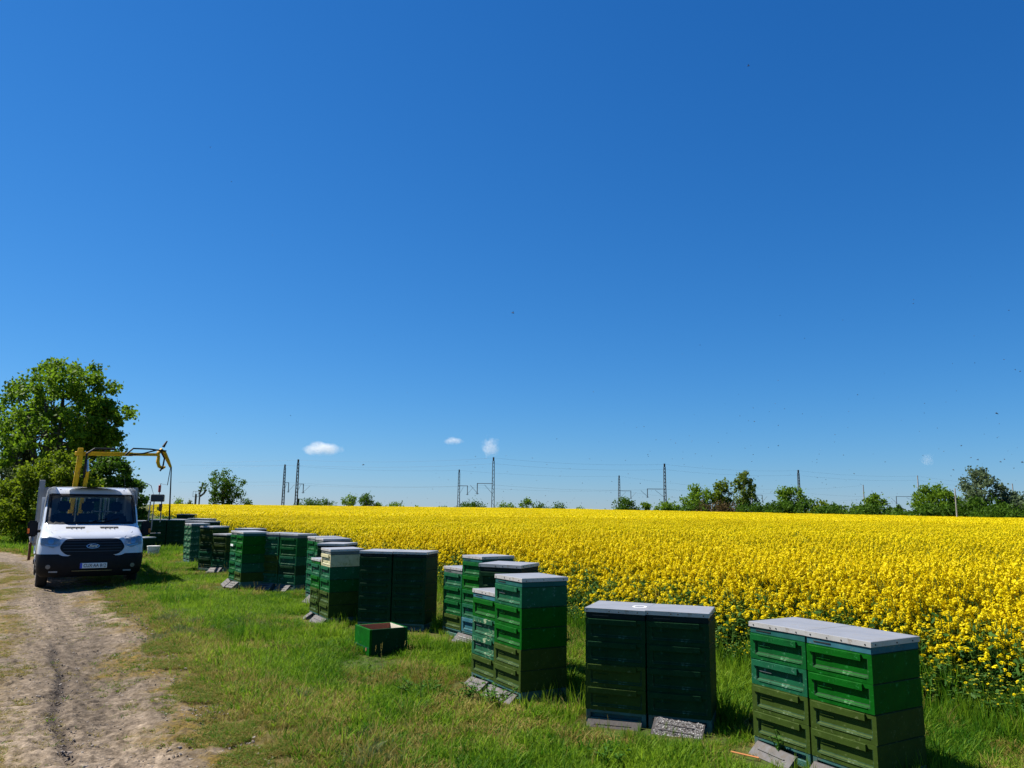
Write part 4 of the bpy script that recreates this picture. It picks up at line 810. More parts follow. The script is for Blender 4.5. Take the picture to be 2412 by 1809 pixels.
# wheels
def wheel(x, y, r=.345, w=.215):
    t = MB(); s_ = 1 if x > 0 else -1
    t.tube([(x-w/2, y, r), (x-w/2+.03, y, r), (x+w/2-.03, y, r), (x+w/2, y, r)], [r*.93, r, r, r*.93], 28); tt = t.build('wheel', M_tyre, truck); smooth_angle(tt.data, 35)
    q = MB().tube([(x+s_*(w/2-.01), y, r), (x+s_*(w/2+.012), y, r)], [r*.62, r*.60], 24).build('wheel_rim', M_rim, tt); smooth_angle(q.data, 35)
    MB().tube([(x+s_*(w/2), y, r), (x+s_*(w/2+.035), y, r)], [r*.22, r*.2], 12).build('hub_cap', M_blk, tt)
for x in (-.88, .88): wheel(x, .98); wheel(x, 4.25); 
MB().box(-1.0, 1.0, 1.40, REAR, .36, .74).build('sill', M_body, truck, bevel=.02)
MB().box(-.42, -.30, 1.2, 6.3, .50, .66).box(.30, .42, 1.2, 6.3, .50, .66).box(-.8, .8, .9, 1.06, .28, .36).box(-.8, .8, 4.17, 4.33, .28, .36).build('chassis', M_blk, truck)
# bulkhead, bed, side boards, mudguard
for q_ in np.linspace(-.62, .62, 8): MB().tube([(q_, REAR+.33, 1.38), (q_, REAR+.33, 2.12)], .016, 6).build('bulkhead_bar', M_grey, truck)
bk = MB().box(-1.09, 1.09, REAR+.30, REAR+.36, .86, 1.38).box(-1.09, -.72, REAR+.30, REAR+.36, 1.38, 2.19).box(.72, 1.09, REAR+.30, REAR+.36, 1.38, 2.19).box(-.72, .72, REAR+.30, REAR+.36, 2.12, 2.19); bk.build('bulkhead', M_grey, truck, bevel=.01)
for x in (-1.02, 1.02): MB().box(x-.06, x+.06, REAR+.28, REAR+.40, .86, 2.36 if x < 0 else 2.22).build('corner_post', M_grey, truck, bevel=.01)
MB().box(-1.09, 1.09, REAR+.37, 6.6, .80, .87).build('load_bed', M_grey, truck)
for s_ in (-1, 1):
    for k in range(3): MB().box(s_*1.13-.02, s_*1.13+.02, REAR+.42, 6.55, .875+k*.135, 1.005+k*.135).build('side_board', M_grey, truck, bevel=.006)
    MB().tube([(s_*.92, 3.75, .55), (s_*.92, 3.85, .72), (s_*.92, 4.25, .80), (s_*.92, 4.65, .72), (s_*.92, 4.75, .55)], .11, 8).build('mudguard', M_body, truck)
MB().box(-1.15, 1.15, 6.56, 6.60, .875, 1.27).build('tail_board', M_grey, truck)
MB().box(-1.16, -1.10, 3.0, 3.5, .45, .85).build('tool_box', M_rust, truck, bevel=.01); MB().tube([(-1.13, 2.9, .9), (-1.15, 2.92, .45)], .018, 6).build('strap_end', M_rust, truck)
# crane
cr = MB(); cx, cyy = -.36, 3.0
MB().box(cx-.16, cx+.16, cyy-.16, cyy+.16, .87, 1.5).build('crane_base', M_yel, truck, bevel=.02)
col = MB().add([], []); M_ = Matrix.Translation((cx, cyy, 1.5)) @ Matrix.Rotation(R_(3.5), 4, 'Y'); MB().box(-.055, .055, -.075, .075, 0, 1.56, M_).build('crane_column', M_yel, truck, bevel=.015)
MB().tube([(cx+.20, cyy-.1, 1.5), (cx+.28, cyy-.08, 2.6)], .05, 10).build('crane_ram', M_yel, truck); MB().tube([(cx+.28, cyy-.08, 2.6), (cx+.26, cyy, 2.9)], .03, 8).build('ram_rod', M_chr, truck)
P0 = Vector((cx+.09, cyy, 3.05)); ph = R_(27); dirb = Vector((math.cos(ph), math.sin(ph), .05)).normalized()
# boom direction chosen so that it swings out over the far side of the hives
def obox(p, q, w, h, name, mt, bev=.012):
    p = Vector(p); q = Vector(q); d = (q-p); L_ = d.length; Mx = Matrix.Translation(p) @ d.to_track_quat('X', 'Z').to_matrix().to_4x4(); return MB().box(0, L_, -w/2, w/2, -h/2, h/2, Mx).build(name, mt, truck, bevel=bev)
E1 = P0+dirb*1.4; E2 = P0+dirb*2.2
obox(P0-dirb*.12, E1, .09, .10, 'boom', M_yel); obox(E1-dirb*.1, E2, .07, .08, 'boom_extension', M_yel)
obox(P0+Vector((-.0, 0, -.35)), P0+Vector((0, 0, .14)), .16, .12, 'boom_joint', M_yel)
MB().tube([P0+Vector((.12, -.12, -.6)), P0+Vector((.14, -.12, 0)), P0+dirb*.35+Vector((0, -.1, .12)), P0+dirb*.9+Vector((0, -.09, .12))], .028, 7).build('hydraulic_hose', M_blk, truck)
MB().tube([P0+dirb*1.2+Vector((0, -.1, -.02)), P0+dirb*1.4+Vector((0, -.1, .15)), P0+dirb*1.9+Vector((0, -.12, .14)), P0+dirb*2.3+Vector((0, -.1, .10))], .022, 6).build('hydraulic_hose', M_blk, truck)
MB().tube([P0+dirb*1.3+Vector((0, -.12, -.03)), P0+dirb*1.7+Vector((0, -.16, .02)), P0+dirb*2.1+Vector((0, -.14, .12)), P0+dirb*2.38+Vector((0, -.1, .1))], .02, 6).build('hydraulic_hose', M_blk, truck)
hd = [E2+dirb*a+Vector((0, 0, b_)) for a, b_ in ((-.05, .03), (.04, .13), (.15, .05), (.27, -.15), (.38, -.34))]
MB().tube(hd, [.05, .06, .055, .05, .035], 8).build('crane_head', M_yel, truck)
hk = [E2+dirb*a+Vector((0, 0, b_)) for a, b_ in ((-.02, -.02), (-.03, -.20), (.02, -.32), (.13, -.37), (.20, -.33))]
MB().tube(hk, [.04, .05, .045, .04, .03], 8).build('grab_jaw', M_yel, truck)
MB().tube([E2+dirb*.02+Vector((0, -.05, .1)), E2+dirb*.15+Vector((0, -.08, -.1)), E2+dirb*.12+Vector((0, -.08, -.35)), E2+dirb*.05+Vector((0, -.05, -.45))], .022, 6).build('hydraulic_hose', M_blk, truck)
MB().tube([E2+dirb*.1+Vector((0, 0, .22)), E2+dirb*.2+Vector((0, 0, .38))], [.04, .02], 6).build('valve', M_blk, truck)
TIP = truck.matrix_basis @ hd[-1] if False else (Matrix.LocRotScale(TPOS, Euler((0, 0, TYAW)), Vector((TS,)*3)) @ hd[-1])
# cargo on the bed: two hive boxes and a pallet frame, things of their own
def onbed(name, x, y, z, mesh, mt, label, cat, rz=0):
    p = Matrix.LocRotScale(TPOS, Euler((0, 0, TYAW)), Vector((TS,)*3)) @ Vector((x, y, z)); o = link(name, mesh, None, mt, p, (0, 0, TYAW+rz)); tag(o, label, cat); return o
MEC = MB().box(-.26, .26, -.26, .26, 0, 1.30).mesh('cargo', bevel=.006)
root = empty('cargo_hive', Matrix.LocRotScale(TPOS, Euler((0, 0, TYAW)), Vector((TS,)*3)) @ Vector((.10, 3.55, .87)), TYAW, 'dark green hive stack carried on the truck bed right behind the cab', 'beehive')
for k in range(6): b = link('hive_box', ME_BOX, root, PAINT['d'], (0, 0, .03+k*(BH+.002)))
ld = bpy.data.objects.new('lid', ME_LID); C.objects.link(ld); ld.parent = root; ld.location = (0, 0, .03+6*(BH+.002)); MB().box(-.26, .26, -.26, .26, 0, .03).build('floor_board', M_floor, root)
root = empty('cargo_hive', Matrix.LocRotScale(TPOS, Euler((0, 0, TYAW)), Vector((TS,)*3)) @ Vector((.70, 3.6, .87)), R_(38), 'dark hive stack on the truck bed, right of the tall one', 'beehive')
for k in range(6): b = link('hive_box', ME_BOX, root, PAINT['d'], (0, 0, .0+k*(BH+.002)))
# lifting fork hanging from the crane
lf = empty('lifting_fork', (TIP.x-.28, TIP.y+.05, 1.0), R_(20), 'grey steel lifting fork with dark box on top hanging from the crane', 'lifting fork')
MB().box(-.20, .14, -.14, .14, .86, 1.06).build('top_box', mat('dark_bag', (.02, .023, .03), .35, var=.3, bump=.6, bscale=9), lf, bevel=.02)
MB().tube([(-.20, -.06, .86), (-.22, -.06, 0), (.12, -.06, -.0)], .016, 8).build('fork_tube', M_grey, lf); MB().tube([(-.12, .06, .86), (-.13, .06, .08)], .014, 8).build('fork_tube', M_grey, lf); MB().tube([(.08, .0, .86), (.08, .0, .3)], .014, 8).build('fork_tube', M_grey, lf)
MB().box(.02, .10, -.05, .05, .60, .80).build('clamp', M_rust, lf, bevel=.01); MB().box(-.03, .02, -.05, .05, .62, .72).build('tag_plate', mat('tag_yellow', (.75, .6, .02), .5), lf)
tag(MB().tube([TIP+Vector((0, 0, 0)), TIP+Vector((-.05, 0, -.5)), Vector((lf.location.x+.02, lf.location.y, 2.36)), Vector((lf.location.x+.0, lf.location.y, 2.06))], .011, 5).build('lifting_strap', M_blk), 'thin strap with red hook from the crane tip to the lifting fork', 'strap')
MB().box(-.03, .03, -.03, .03, -.10, .10).build('hook', mat('hook_red', (.45, .03, .02), .5), bpy.data.objects['lifting_strap'], (lf.location.x+.0, lf.location.y, 2.22), bevel=.012)
tag(MB().tube([TIP+Vector((.02, 0, 0)), TIP+Vector((.05, .02, -1.0)), TIP+Vector((.07, .02, -1.45))], [.014, .02, .024], 6).build('control_cable', M_blk), 'black cable hanging straight down from the crane tip', 'cable')

# ------------------------------------------------------------------ trees
M_bark = mat('bark', (.075, .06, .045), .9, var=.3, vscale=4)
LEAFM = dict(dark=leafmat('leaf_dark', (.025, .070, .006), (.09, .175, .012), .45, inst=False), mid=leafmat('leaf_mid', (.06, .13, .006), (.18, .29, .016), .5, inst=False), yel=leafmat('leaf_yellow_green', (.075, .13, .005), (.19, .25, .012), .5, inst=False),
             pop=leafmat('leaf_poplar', (.07, .12, .012), (.19, .25, .03), .5, inst=False), grey=leafmat('leaf_silver', (.055, .095, .035), (.17, .22, .11), .4, inst=False), brown=leafmat('leaf_brownish', (.06, .045, .02), (.13, .09, .03), .3, inst=False))
def leaves(name, pts, size, mt, parent, r, elong=1.5):
    n = len(pts); P_ = np.array(pts); a = r.normal(size=(n, 3)); a /= np.linalg.norm(a, axis=1)[:, None]; b = r.normal(size=(n, 3)); b -= a*(a*b).sum(1)[:, None]; b /= np.linalg.norm(b, axis=1)[:, None]
    s = size*r.uniform(.6, 1.3, (n, 1)); v = np.stack([P_-a*s*elong/2, P_+b*s/2, P_+a*s*elong/2, P_-b*s/2], 1).reshape(-1, 3)
    me = bpy.data.meshes.new(name); me.vertices.add(4*n); me.vertices.foreach_set('co', v.astype(np.float32).ravel()); me.loops.add(4*n); me.loops.foreach_set('vertex_index', np.arange(4*n)); me.polygons.add(n); me.polygons.foreach_set('loop_start', np.arange(n)*4); me.update(); me.materials.append(mt)
    fattr(me, 'tint', np.repeat(np.clip(r.random(n)*.7+.3*(fbm(P_[:, 0], P_[:, 2]+P_[:, 1], .8, 5)), 0, 1), 4)); return link(name, me, parent)
def tree(x, y, top, hw, z0=0., kind='mid', lobes=9, n=1600, leaf=.28, label='', group=None, trunk=True, shape='round', base=0., name='tree', clumps=60, depth=None, cat='tree', seed=None, stems=0, tight=1.):
    """crown of many leaf clumps between z0 and top above the ground, half width hw"""
    r = np.random.default_rng(seed if seed is not None else int(abs(x*7+y*13+top*5)) % 99991); root = empty(name, (x, y, base), 0, label, cat, group); H_ = top-z0; dw = depth or hw; cl = []; 
    while len(cl) < clumps:
        u = r.uniform(-1, 1, 3); rad = np.linalg.norm(u)
        if rad > 1 or rad < .25: continue
        zz = u[2]*.5+.5
        if shape == 'column': w = .55+.6*math.sin(math.pi*min(1, zz*1.02+.08))**.6*.75
        elif shape == 'cone': w = 1.15-zz*1.05
        elif shape == 'hedge': w = 1.0; 
        elif shape == 'dome': w = 1.1
        else: w = .85+.3*math.sin(zz*3.14)
        if shape in ('dome', 'hedge') and u[2] < -.1 and r.random() < .3: u[2] = -u[2]
        zz = (u[2]*.5+.5) if shape not in ('dome',) else abs(u[2])**.8*.95+.03
        k = 1+.28*(vnoise(np.array([u[0]*3+x]), np.array([u[2]*3+u[1]]), 1., 3)[0]-.5)*2
        cl.append((u[0]*hw*w*k*.92, u[1]*dw*w*k*.92, z0+zz*H_*.94))
    cl = np.array(cl); cr_ = (hw*dw)**.5*1.25/math.sqrt(clumps)*2.0*tight; ci = r.integers(0, len(cl), n); off = r.normal(size=(n, 3))*cr_*.42*np.array([1, 1, .85]); pts = cl[ci]+off
    sp = r.random(n) < .05; pts[sp] += r.normal(size=(sp.sum(), 3))*cr_*.5; pts[:, 2] = np.clip(pts[:, 2], .05, None)
    leaves('crown', pts, leaf, LEAFM[kind], root, r)
    if trunk:
        m = MB(); tr_ = max(.05, top*.018); m.tube([(0, 0, 0), (.02*top, 0, z0+H_*.3), (0, .02*top, z0+H_*.75)], [tr_*1.2, tr_, tr_*.3], 7)
        for c in cl[r.choice(len(cl), min(len(cl), 16), replace=False)]:
            s_ = Vector((0, 0, z0*.6+H_*r.uniform(.05, .45))); c = Vector(c); m.tube([s_, s_.lerp(c, .5)+Vector((0, 0, -.04*H_)), c], [tr_*.5, tr_*.32, tr_*.08], 5)
        for q in range(stems):
            a_ = q*6.283/stems+.4; e_ = Vector((math.cos(a_)*hw*.55, math.sin(a_)*dw*.55, z0+H_*.62)); m.tube([(0, 0, 0), e_*.35+Vector((0, 0, .6)), e_*.7+Vector((0, 0, .3)), e_], [tr_*.9, tr_*.6, tr_*.4, tr_*.12], 6)
            for w_ in range(7): t_ = r.uniform(.3, .95); p_ = e_*t_; c_ = Vector(cl[r.integers(0, len(cl))]); c_ = p_.lerp(c_, .6) if (c_-p_).length > 3 else c_; m.tube([p_, p_.lerp(c_, .5)+Vector((0, 0, .1)), c_], [tr_*.3, tr_*.2, tr_*.06], 4)
        m.build('trunk', M_bark, root)
    return root
# the tall tree and the shrubs behind the truck
def ptree(px, ptop, phw, dist, kind, label, pbot=None, **k):
    c = at(px, 1190, dist); top = at(px, ptop, dist).z; hw = phw*dist/FPX; z0 = k.pop('z0', 0.)
    if pbot: z0 = max(0, at(px, pbot, dist).z)
    return tree(c.x, c.y, top, hw, z0, kind, label=label, **k)
ptree(116, 826, 158, 46, 'mid', 'tall broad leafed tree with airy lower branches rising behind the truck', pbot=1150, clumps=250, n=20000, leaf=.155, seed=4, stems=7, tight=.8)
ptree(226, 930, 40, 45.5, 'mid', 'slimmer right flank tree joined to the tall one behind the crane', pbot=1075, clumps=60, n=4200, leaf=.17, seed=8)
ptree(18, 1000, 62, 47, 'grey', 'pale leaved young tree at the left edge of the picture', pbot=1190, clumps=40, n=3200, leaf=.16, seed=9)
ptree(125, 1052, 120, 35, 'yel', 'large yellow green shrub right behind the truck cab', trunk=False, shape='dome', clumps=190, n=34000, leaf=.10, name='shrub', cat='shrub', seed=3)
ptree(265, 1050, 70, 37, 'dark', 'dark green shrub right of the crane column', trunk=False, shape='dome', clumps=120, n=20000, leaf=.10, name='shrub', cat='shrub', seed=5)
ptree(42, 1150, 42, 40, 'yel', 'low yellowish shrub at the left foot of the big shrub', trunk=False, shape='dome', clumps=40, n=5000, leaf=.10, name='shrub', cat='shrub', seed=6)
ptree(330, 1150, 22, 36, 'dark', 'loose low shrub with an arching branch beside the truck', trunk=False, shape='dome', clumps=26, n=1800, leaf=.09, name='shrub', cat='shrub', seed=7)
ptree(8, 1140, 40, 75, 'dark', 'dark distant shrub at the far left edge', trunk=False, shape='dome', clumps=40, n=3000, leaf=.2, name='shrub', cat='shrub', seed=12)
ap = [at(px_, py_, 36) for px_, py_ in ((322, 1175), (330, 1152), (345, 1138), (356, 1144), (362, 1166))]; tag(MB().tube(ap, [.03, .025, .02, .015, .006], 5).build('arching_branch', M_bark), 'thin bare branch arching out of the shrub over the truck mirror', 'branch')
g_ = 'trees along the far edge of the field'
T_ = [ # px, top, half width, distance, kind, label, options
 (422, 1172, 15, 232, 'mid', 'small round bush just left of the railway signal', dict(shape='dome', trunk=False)),
 (449, 1178, 9, 240, 'grey', 'thin pale bush left of the signal mast', dict(shape='dome', trunk=False, n=300)),
 (524, 1102, 40, 225, 'dark', 'lone dark bushy tree standing by the railway signal', dict(n=3600, clumps=80, leaf=.42)),
 (576, 1174, 18, 226, 'mid', 'low bush at the right foot of the lone dark tree', dict(shape='dome', trunk=False)),
 (632, 1189, 9, 240, 'mid', 'tiny bush on the horizon left of the first masts', dict(shape='dome', trunk=False, n=150)),
 (742, 1172, 44, 240, 'dark', 'long low hedge right of the first pair of masts', dict(shape='dome', trunk=False, n=2200, clumps=60, depth=4)),
 (823, 1162, 16, 240, 'mid', 'small pointed tree right of the long hedge', dict(n=900)),
 (862, 1162, 18, 238, 'dark', 'small dark tree next to the small pointed one', dict(n=1000)),
 (888, 1181, 11, 238, 'mid', 'low bush right of the small dark tree', dict(shape='dome', trunk=False)),
 (932, 1183, 20, 238, 'mid', 'low flat bush in the middle distance gap', dict(shape='dome', trunk=False)),
 (982, 1190, 8, 238, 'mid', 'tiny bush between two flat bushes', dict(shape='dome', trunk=False, n=150)),
 (1043, 1190, 11, 238, 'mid', 'tiny flat bush left of the second masts', dict(shape='dome', trunk=False, n=200)),
 (1110, 1181, 34, 236, 'dark', 'rounded hedge between the second pair of masts', dict(shape='dome', trunk=False, n=1800, clumps=50)),
 (1192, 1184, 24, 232, 'mid', 'uneven hedge right of the tall middle mast', dict(shape='dome', trunk=False, n=1200)),
 (1239, 1173, 13, 230, 'mid', 'small pointed tree standing out of the middle hedge', dict(n=700, trunk=False)),
 (1275, 1186, 22, 226, 'dark', 'flat hedge right of the pointed tree, left piece', dict(shape='dome', trunk=False, n=1000)),
 (1318, 1187, 22, 222, 'dark', 'flat hedge right of the pointed tree, right piece', dict(shape='dome', trunk=False, n=1000)),
 (1366, 1193, 16, 215, 'mid', 'tiny hedge in the gap before the dark round bush', dict(shape='dome', trunk=False, n=400)),
 (1424, 1197, 6, 205, 'mid', 'tiny bush at the left of the dark round bush', dict(shape='dome', trunk=False, n=120)),
 (1471, 1173, 31, 190, 'dark', 'dark round bush under the first bracket mast of the right half', dict(shape='dome', trunk=False, n=2000, clumps=50)),
 (1520, 1181, 10, 190, 'mid', 'slim young tree between two masts', dict(n=500)),
 (1542, 1193, 10, 188, 'grey', 'pale low bush between two masts', dict(shape='dome', trunk=False, n=300)),
 (1577, 1180, 24, 182, 'mid', 'loose young trees at the foot of the tall right mast', dict(n=1100)),
 (1600, 1198, 22, 180, 'dark', 'low dark hedge left of the poplar group', dict(shape='dome', trunk=False, n=700)),
 (1642, 1136, 34, 176, 'mid', 'left tree of the poplar group with pointed twigs', dict(n=2600, clumps=60, leaf=.35)),
 (1700, 1122, 26, 174, 'yel', 'yellow green poplar in the centre of the group', dict(n=2600, clumps=60, leaf=.33, shape='column')),
 (1755, 1102, 31, 170, 'pop', 'tallest poplar of the group with upright branches', dict(n=3200, clumps=70, leaf=.33, shape='column')),
 (1690, 1180, 66, 165, 'brown', 'brownish undergrowth under the poplar group', dict(shape='dome', trunk=False, n=2000, clumps=50, leaf=.3, depth=3)),
 (1802, 1187, 26, 160, 'dark', 'low dark hedge right of the poplar group', dict(shape='dome', trunk=False, n=1200)),
 (1864, 1138, 32, 158, 'mid', 'rounded tree before the third tall mast', dict(n=2600, clumps=60, leaf=.32)),
 (1905, 1172, 34, 154, 'dark', 'dark hedge right of the rounded tree', dict(shape='dome', trunk=False, n=1800, clumps=50)),
 (1938, 1177, 26, 150, 'yel', 'yellowish bush in the dark hedge', dict(shape='dome', trunk=False, n=1300)),
 (1976, 1184, 20, 148, 'dark', 'low dark bush with thin top twigs', dict(shape='dome', trunk=False, n=900)),
 (2012, 1190, 28, 145, 'mid', 'low hedge left of the bushy tree', dict(shape='dome', trunk=False, n=1100)),
 (2060, 1163, 27, 142, 'mid', 'bushy tree beside a concrete mast', dict(n=2200, clumps=50, leaf=.3)),
 (2088, 1192, 20, 140, 'dark', 'low hedge left of the small fir', dict(shape='dome', trunk=False, n=700)),
 (2115, 1187, 13, 136, 'dark', 'small fir tree standing alone in the hedge gap', dict(n=900, shape='cone', leaf=.25)),
 (2140, 1203, 16, 134, 'dark', 'low bush right of the small fir', dict(shape='dome', trunk=False, n=500)),
 (2204, 1134, 48, 128, 'mid', 'broad dense round tree in the right row', dict(n=5200, clumps=90, leaf=.28)),
 (2256, 1160, 18, 130, 'grey', 'greyish tree behind the thin pole', dict(n=1300, leaf=.26)),
 (2312, 1092, 42, 120, 'grey', 'tallest silvery tree at the right edge', dict(n=4600, clumps=80, leaf=.27)),
 (2318, 1165, 50, 117, 'dark', 'dark lower growth under the silvery tree', dict(shape='dome', trunk=False, n=2600, clumps=60)),
 (2375, 1142, 30, 120, 'grey', 'greyish tree right of the silvery tree', dict(n=2400, clumps=50, leaf=.27)),
 (2412, 1160, 30, 116, 'grey', 'last greyish tree cut by the right picture edge', dict(n=2000, clumps=50, leaf=.27)),
 (1640, 1190, 40, 166, 'dark', 'dark undergrowth at the left foot of the poplar group', dict(shape='dome', trunk=False, n=1600, clumps=40, depth=3)),
 (1765, 1186, 40, 162, 'dark', 'dark undergrowth under the tallest poplar', dict(shape='dome', trunk=False, n=1600, clumps=40, depth=3)),
 (1850, 1180, 44, 152, 'dark', 'dark undergrowth before the rounded tree', dict(shape='dome', trunk=False, n=2000, clumps=50, depth=3)),
 (1960, 1192, 48, 142, 'dark', 'long dark hedge piece right of the yellowish bush', dict(shape='dome', trunk=False, n=1700, clumps=50, depth=3)),
 (2050, 1190, 46, 135, 'dark', 'long dark hedge piece under the bushy tree', dict(shape='dome', trunk=False, n=1700, clumps=50, depth=3)),
 (2130, 1202, 36, 130, 'dark', 'lowest dark hedge piece under the small fir', dict(shape='dome', trunk=False, n=1000, clumps=40, depth=2)),
 (2205, 1186, 56, 122, 'dark', 'dark undergrowth below the broad dense round tree', dict(shape='dome', trunk=False, n=2200, clumps=60, depth=3)),
 (2360, 1192, 60, 113, 'dark', 'dark hedge at the far right corner of the field', dict(shape='dome', trunk=False, n=2600, clumps=60, leaf=.25)),
]
for px, ptp, phw, dist, kd, lb, kw in T_:
    kw = dict(kw); kw.setdefault('n', 700); kw.setdefault('clumps', 26); kw.setdefault('leaf', .34)
    nm = 'shrub' if kw.get('shape') == 'dome' else 'tree'; ptree(px, ptp, phw, dist+6, kd, lb, group=g_, name=nm, cat=nm, z0=0. if nm == 'shrub' else .8, **kw)

# ------------------------------------------------------------------ railway masts and wires
M_mast = mat('mast_steel', (.045, .047, .045), .7, .1, var=.2, vscale=1.); M_conc = mat('mast_concrete', (.30, .28, .26), .8, var=.15, vscale=1.); M_wire = mat('wire', (.05, .05, .055), .6)
def lattice(parent, h, w0, w1, mt):
    for sx in (-1, 1):
        for sy in (-1, 1): MB().tube([(sx*w0, sy*w0, 0), (sx*w1, sy*w1, h)], .10, 4).build('mast_leg', mt, parent)
    m = MB(); n = int(h/1.1)
    for i in range(n):
        z0_, z1_ = h*i/n, h*(i+1)/n; a = w0+(w1-w0)*i/n; c = w0+(w1-w0)*(i+1)/n; f_ = 1 if i % 2 else -1
        for sy in (-1, 1): m.tube([(-f_*a, sy*a, z0_), (f_*c, sy*c, z1_)], .055, 3)
        for sx in (-1, 1): m.tube([(sx*a, -f_*a, z0_), (sx*c, f_*c, z1_)], .055, 3)
    m.build('lattice_bracing', mt, parent)
def mast(px, ptop, dist, label, arm=None, lat=True, cap=True):
    p = at(px, 1190, dist); top = at(px, ptop, dist).z; r = empty('catenary_mast', (p.x, p.y, 0), 0, label, 'railway mast', 'overhead line masts along the railway')
    if lat: lattice(r, top-1.2, .42, .25, M_mast); MB().box(-.26, .26, -.26, .26, top-1.2, top).build('mast_head', M_mast, r, bevel=.03)
    else: MB().tube([(0, 0, 0), (0, 0, top)], [.34, .20], 10).build('pole', M_conc, r)
    if arm:
        ax, az, dz = arm; az = at(px, az, dist).z; axm = (ax-px)*dist/FPX; dz = at(px, dz, dist).z
        m = MB().tube([(0, 0, az), (axm, 0, az)], .10, 6).build('bracket_arm', M_mast, r)
        MB().tube([(axm, 0, az+.1), (axm, 0, dz)], .14, 6).build('drop_post', M_mast, r)
        MB().tube([(axm-.5, 0, dz+.25), (axm+.5, 0, dz+.25)], .07, 5).build('insulator', M_mast, r); s_ = 1 if axm > 0 else -1
        MB().tube([(axm, 0, dz+.4), (axm+s_*2.2, 0, az-.6)], .05, 4).build('brace', M_mast, r)
        MB().tube([(0, 0, dz), (axm*.55, 0, az-.4)], .05, 4).build('brace', M_mast, r)
    return Vector((p.x, p.y, top)), r
near_m = [mast(697, 1082, 262, 'taller lattice mast of the first pair from the left', (712, 1140, 1162)), mast(1161, 1077, 242, 'tall lattice mast in the middle under the heart shaped cloud', (1124, 1139, 1165)),
          mast(1567, 1092, 262, 'tall lattice mast left of the poplar group', (1526, 1152, 1173)), mast(1884, 1107, 295, 'mast rising behind the rounded tree', (1838, 1162, 1180)), mast(2166, 1120, 330, 'concrete mast with long left arm behind the dense round tree', (2113, 1170, 1188), lat=False), mast(2389, 1139, 345, 'concrete pole top above the trees at the right edge', None, lat=False)]
far_m = [mast(666, 1094, 285, 'shorter lattice mast of the first pair from the left', (677, 1137, 1160)), mast(1080, 1106, 300, 'lattice mast left of the tall middle one, with arm to its right', (1100, 1144, 1166)),
         mast(1459, 1120, 330, 'narrow lattice mast above the dark round bush', (1486, 1156, 1175)), mast(1772, 1150, 350, 'mast hidden by the poplars with only its arm showing', (1796, 1166, 1183), lat=False), mast(2036, 1142, 360, 'concrete mast beside the bushy tree', None, lat=False)]
tp_ = at(2249, 1150, 119); tag(MB().tube([(tp_.x, tp_.y, 0), (tp_.x, tp_.y, tp_.z)], [.13, .08], 8).build('wooden_pole', M_conc), 'thin pole standing before the dense round tree', 'pole')
def wires(ms, drop, label, r=.014):
    m = MB(); pts = []
    for (a, _), (b_, _) in zip(ms[:-1], ms[1:]):
        for t in np.linspace(0, 1, 10)[:-1]: p = a.lerp(b_, t); pts.append(Vector((p.x, p.y, p.z-drop-2.0*4*t*(1-t)*.45)))
    pts.append(ms[-1][0]-Vector((0, 0, drop))); e0 = pts[0]+(pts[0]-pts[5])*1.0; e0.z = pts[0].z-.8
    m.tube([e0]+pts, r, 4, cap=False); tag(m.build('overhead_wire', M_wire), label, 'wire')
wires(near_m, .25, 'topmost wire slung between the tall near masts'); wires(near_m, 2.0, 'second wire below the top of the near masts')
wires(near_m, 8.6, 'contact wire at arm height of the near masts'); wires(far_m, .3, 'top wire of the far row of masts'); wires(far_m, 6.4, 'contact wire of the far row of masts')
# railway signal
sp_ = at(467, 1190, 230); sg = empty('railway_signal', (sp_.x, sp_.y, 0), 0, 'railway signal tower with two raised arms beside the lone dark tree', 'signal'); sc_ = 230/FPX; ztop = at(467, 1138, 230).z
MB().tube([(-.9, 0, 0), (-.9, 0, ztop-3.2)], .28, 6).build('post', M_mast, sg); MB().tube([(.2, 0, 0), (.2, 0, ztop-2.0)], .2, 6).build('post', M_mast, sg)
MB().tube([(.1, 0, ztop-3.2), (.6, 0, ztop-1.6), (.9, 0, ztop)], .25, 6).build('signal_arm', M_mast, sg); MB().tube([(.3, 0, ztop-3.9), (1.4, 0, ztop-3.0), (1.9, 0, ztop-2.0)], .28, 6).build('signal_arm', M_mast, sg)
MB().box(.6, 1.2, -.15, .15, ztop-.4, ztop+.1).build('lamp_head', M_mast, sg, bevel=.05); MB().box(-.1, .5, -.15, .15, ztop-1.6, ztop-1.1).build('lamp_head', M_mast, sg, bevel=.05); MB().box(1.7, 2.2, -.15, .15, ztop-2.3, ztop-1.8).build('lamp_head', M_mast, sg, bevel=.05)
m = MB()
for q in (-1.8, -1.0, -.2): m.tube([(q, 0, ztop-4), (q, 0, ztop-2.4)], .05, 4)
m.tube([(-1.8, 0, ztop-4), (-.1, 0, ztop-4)], .06, 4).tube([(-1.8, 0, ztop-2.4), (-.1, 0, ztop-2.4)], .05, 4).build('platform_cage', M_mast, sg)
sp2 = at(703, 1175, 250); r = empty('track_signal', (sp2.x, sp2.y, 0), 0, 'dark signal head beside the taller mast of the first pair', 'signal'); MB().tube([(0, 0, 0), (0, 0, 1.9)], .12, 6).build('post', M_mast, r); MB().box(-.32, .32, -.2, .2, 1.9, 4.0).build('signal_head', M_blk, r, bevel=.06)

